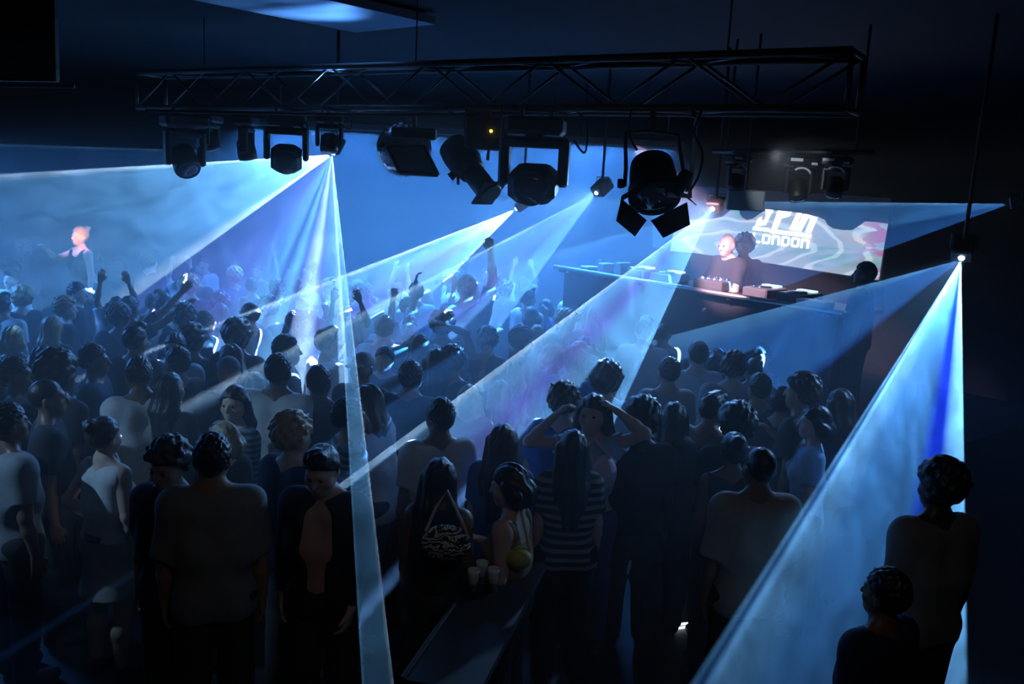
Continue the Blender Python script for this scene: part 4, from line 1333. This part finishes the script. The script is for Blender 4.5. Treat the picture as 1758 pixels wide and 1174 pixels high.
# lamps hanging in front of the top of the screen
STG = [(1268, 352, 'dark lamp hanging over the left part of the screen', .5, 30), (1376, 352, 'round dark lamp hanging over the middle of the screen', .56, 5), (1440, 350, 'small dark lamp hanging right of the middle of the screen', .5, -30)]
pb0, pb1 = P(1225, 254, 8.7), P(1500, 268, 7.4)
pb0.z = pb1.z = (pb0.z + pb1.z) / 2
r = empty('lighting_bar', pb0.lerp(pb1, .5))
tag(r, 'black lighting bar above the screen', 'lighting bar')
oo = pb0.lerp(pb1, .5)
MB().tube((pb0 - oo, pb1 - oo), .024, 10).build('pipe', BLK, r, True)
for t in (.1, .9):
    c = pb0.lerp(pb1, t)
    MB().tube((c - oo, Vector((c.x, c.y, ZC)) - oo), .012, 8).build('hanger', BLK, r)
for px, py, lb, s, rz in STG:
    lo, hi = 0.0, 1.0
    for _ in range(30):
        t = (lo + hi) / 2
        if proj(pb0.lerp(pb1, t))[0] < px: lo = t
        else: hi = t
    rr, _ = moving_head(0, lb, s, rz, 20, 0, at=pb0.lerp(pb1, lo))
    rr['group'] = 'lamps on the bar above the screen'
    MB().box((-.12, -.155, -.13), (.2, .01, .05), .003).build('white_plate', WHT, rr)
    MB().box((.17, -.155, -.18), (.1, .01, .04), .003).build('white_plate', WHT, rr)
    MB().tube([Vector((.15 * math.cos(a), -.1, -.36 + .11 * math.sin(a))) for a in np.linspace(.25, 2.4, 9)], .018, 8).build('pale_hoop', WHT, rr, True)
c = P(1280, 344, 8.2)
r = empty('monitor', c)
tag(r, 'flat grey monitor panel facing the floor, left above the screen', 'monitor')
MB().box((0, 0, 0), (.34, .05, .19), .012, rot=Matrix.Rotation(R(-8), 3, 'Z')).build('panel', mat('monitor_grey', (.3, .34, .38), .4, var=.05), r)
MB().tube((Vector((0, .03, .05)), Vector((0, .03, ZC - c.z))), .014, 8).build('drop_pole', BLK, r)
lamp('plate_fill', 'SPOT', P(1330, 262, 6.9), P(1365, 312, 8.0), 26, (.75, .88, 1.0), .03, spot=40)  # added lamp that brightens the white plates over the screen

# ------------------------------------------------------------------ the drinks ledge, glasses, bags, floor glints, wristband
la, lb_ = PZ(838, 952, 1.08), PZ(690, 1165, 1.08)
ld = (lb_ - la).normalized()
ln_ = Vector((-ld.y, ld.x, 0))
if ln_.x < 0: ln_ = -ln_
oo = la.lerp(lb_, .5)
r = empty('drinks_ledge', (oo.x, oo.y, 0))
tag(r, 'narrow dark drinks ledge running towards the camera at the bottom centre', 'ledge')
oz = Vector((oo.x, oo.y, 0))
MB().plate([v - oz for v in (la, lb_, lb_ + ln_ * .34, la + ln_ * .34)], (0, 0, -1), .04).build('top', mat('ledge_wood', (.02, .017, .016), .6, var=.3, scale=6), r)
MB().tube((la - oz + Vector((0, 0, .0)), lb_ - oz), .012, 8).build('edge_trim', STEEL, r)
for t in (.15, .85):
    c = la.lerp(lb_, t) + ln_ * .17 - oz
    MB().tube((Vector((c.x, c.y, 0)), Vector((c.x, c.y, 1.05))), .03, 12).build('leg', BLK, r)
GL = mat('glass_cup', (.7, .8, .9), .08, 0, var=.05, coat=1.0)
for px, py, lb in ((812, 1014, 'leftmost drinking glass on the dark drinks ledge'), (826, 1000, 'middle drinking glass on the dark drinks ledge'), (846, 1012, 'rightmost drinking glass on the drinks ledge, nearest the yellow bag')):
    t0 = PZ(px, py, 1.08)
    g = empty('drinking_glass', t0)
    tag(g, lb, 'glass', 'glasses at the ledge')
    MB().lathe([(.026, 0), (.032, .1), (.034, .12), (.031, .12), (.028, .02), (.001, .015)], 18).build('cup', GL, g, True)
    MB().lathe([(.027, .02), (.03, .085), (.001, .086)], 18).build('drink', mat('drink', (.25, .45, .6), .1, var=.05), g, True)

def bag(px, py, d, w, h, m1, label, strap_to, rz=0):
    c = P(px, py, d)
    g = empty('handbag', c, R(rz))
    tag(g, label, 'bag')
    pr = []
    n_ = 24
    MB().lathe([(.004, -.055), (.42, -.05), (.5, -.02), (.5, .02), (.42, .05), (.004, .055)], n_, (0, 0, 0), (0, 1, 0)).build('pouch', m1, g, True)
    p = g.children[0]
    p.scale = (w, .9, h)
    a = [Vector(q) - c for q in strap_to]
    pts = [Vector((-w * .42, 0, h * .3)), *a, Vector((w * .42, 0, h * .3))]
    gm = Matrix.Rotation(-R(rz), 3, 'Z')
    MB().tube([pts[0]] + [gm @ q for q in a] + [pts[-1]], .009, 8).build('strap', m1 if w < .2 else mat('strap_pale', (.5, .46, .4), .5), g)
BAGP = stripe_mat('bag_pattern', (.02, .02, .02), (.7, .7, .7), 2)
_w = [q for q in BAGP.node_tree.nodes if q.type == 'TEX_WAVE'][0]
_w.inputs['Distortion'].default_value = 14
_w.inputs['Detail'].default_value = 3
_w.inputs['Detail Scale'].default_value = 2.5
bag(766, 932, 4.28, .26, .19, BAGP, 'black and white patterned shoulder bag on the long haired woman with the bare back', [P(748, 872, 4.4), P(768, 842, 4.46)])
bag(890, 957, 4.4, .15, .12, mat('bag_yellow', (.5, .45, .1), .5), 'small yellow bag hanging at the hip of the woman in the tan top', [P(882, 895, 4.45), P(893, 870, 4.5)])
bag(1036, 812, 5.45, .17, .24, mat('bag_pink', (.75, .6, .72), .5), 'pale pink crossbody bag on the woman with her hands on her head', [P(1010, 765, 5.5), P(1020, 752, 5.52)], 10)
GLINT = mat('glint_glow', (.7, .9, 1), .3, emit=(.7, .9, 1), es=2.2)  # glowing tubes stand in for two bright reflection lines
for (x0, y0, x1, y1, lb) in ((1163, 1072, 1190, 1069, 'longer glowing strip standing in for a glint on the dark floor'), (1160, 1079, 1178, 1076, 'shorter glowing strip standing in for a glint on the dark floor')):
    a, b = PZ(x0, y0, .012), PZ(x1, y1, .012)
    g = tag(empty('glint_strip', a.lerp(b, .5)), lb, 'floor glint')
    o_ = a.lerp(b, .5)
    MB().tube((a - o_, b - o_), .009, 10).build('tube', GLINT, g, True)
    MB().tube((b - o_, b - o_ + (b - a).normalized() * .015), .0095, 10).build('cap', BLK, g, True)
# glowing wristband on the woman's left wrist
bw = Build('f', 'hip')
sg, s_, e_, w_, u_, fd_, cu_ = bw.arms[0]
wp = w_ - fd_ * .03
MB().lathe([(.03, -.02), (.036, -.018), (.036, .018), (.03, .02)], 18, tuple(wp), tuple(fd_)).build('wristband', mat('band_glow', (.7, .9, .95), .3, emit=(.75, .95, 1), es=5), W_BAND, True)
MB().lathe([(.135, -.02), (.139, -.018), (.139, .018), (.135, .02)], 28, (0, 0, 1.0), (0, 0, 1)).build('belt', mat('belt_black', (.01, .01, .01), .4), W_BAND, True)
c = PZ(1241, 738, 1.36)
g = tag(empty('smartphone', c, R(-40)), 'lit phone held by the man in the grey shirt below the stage', 'phone')
MB().box((0, 0, 0), (.075, .012, .15), .005, rot=Matrix.Rotation(R(-50), 3, 'X')).build('case', BLK, g)
MB().box(tuple(Matrix.Rotation(R(-50), 3, 'X') @ Vector((0, -.0075, 0))), (.066, .003, .138), .001, rot=Matrix.Rotation(R(-50), 3, 'X')).build('screen', mat('phone_screen', (.5, .6, .7), .2, emit=(.7, .88, 1), es=2.5), g)
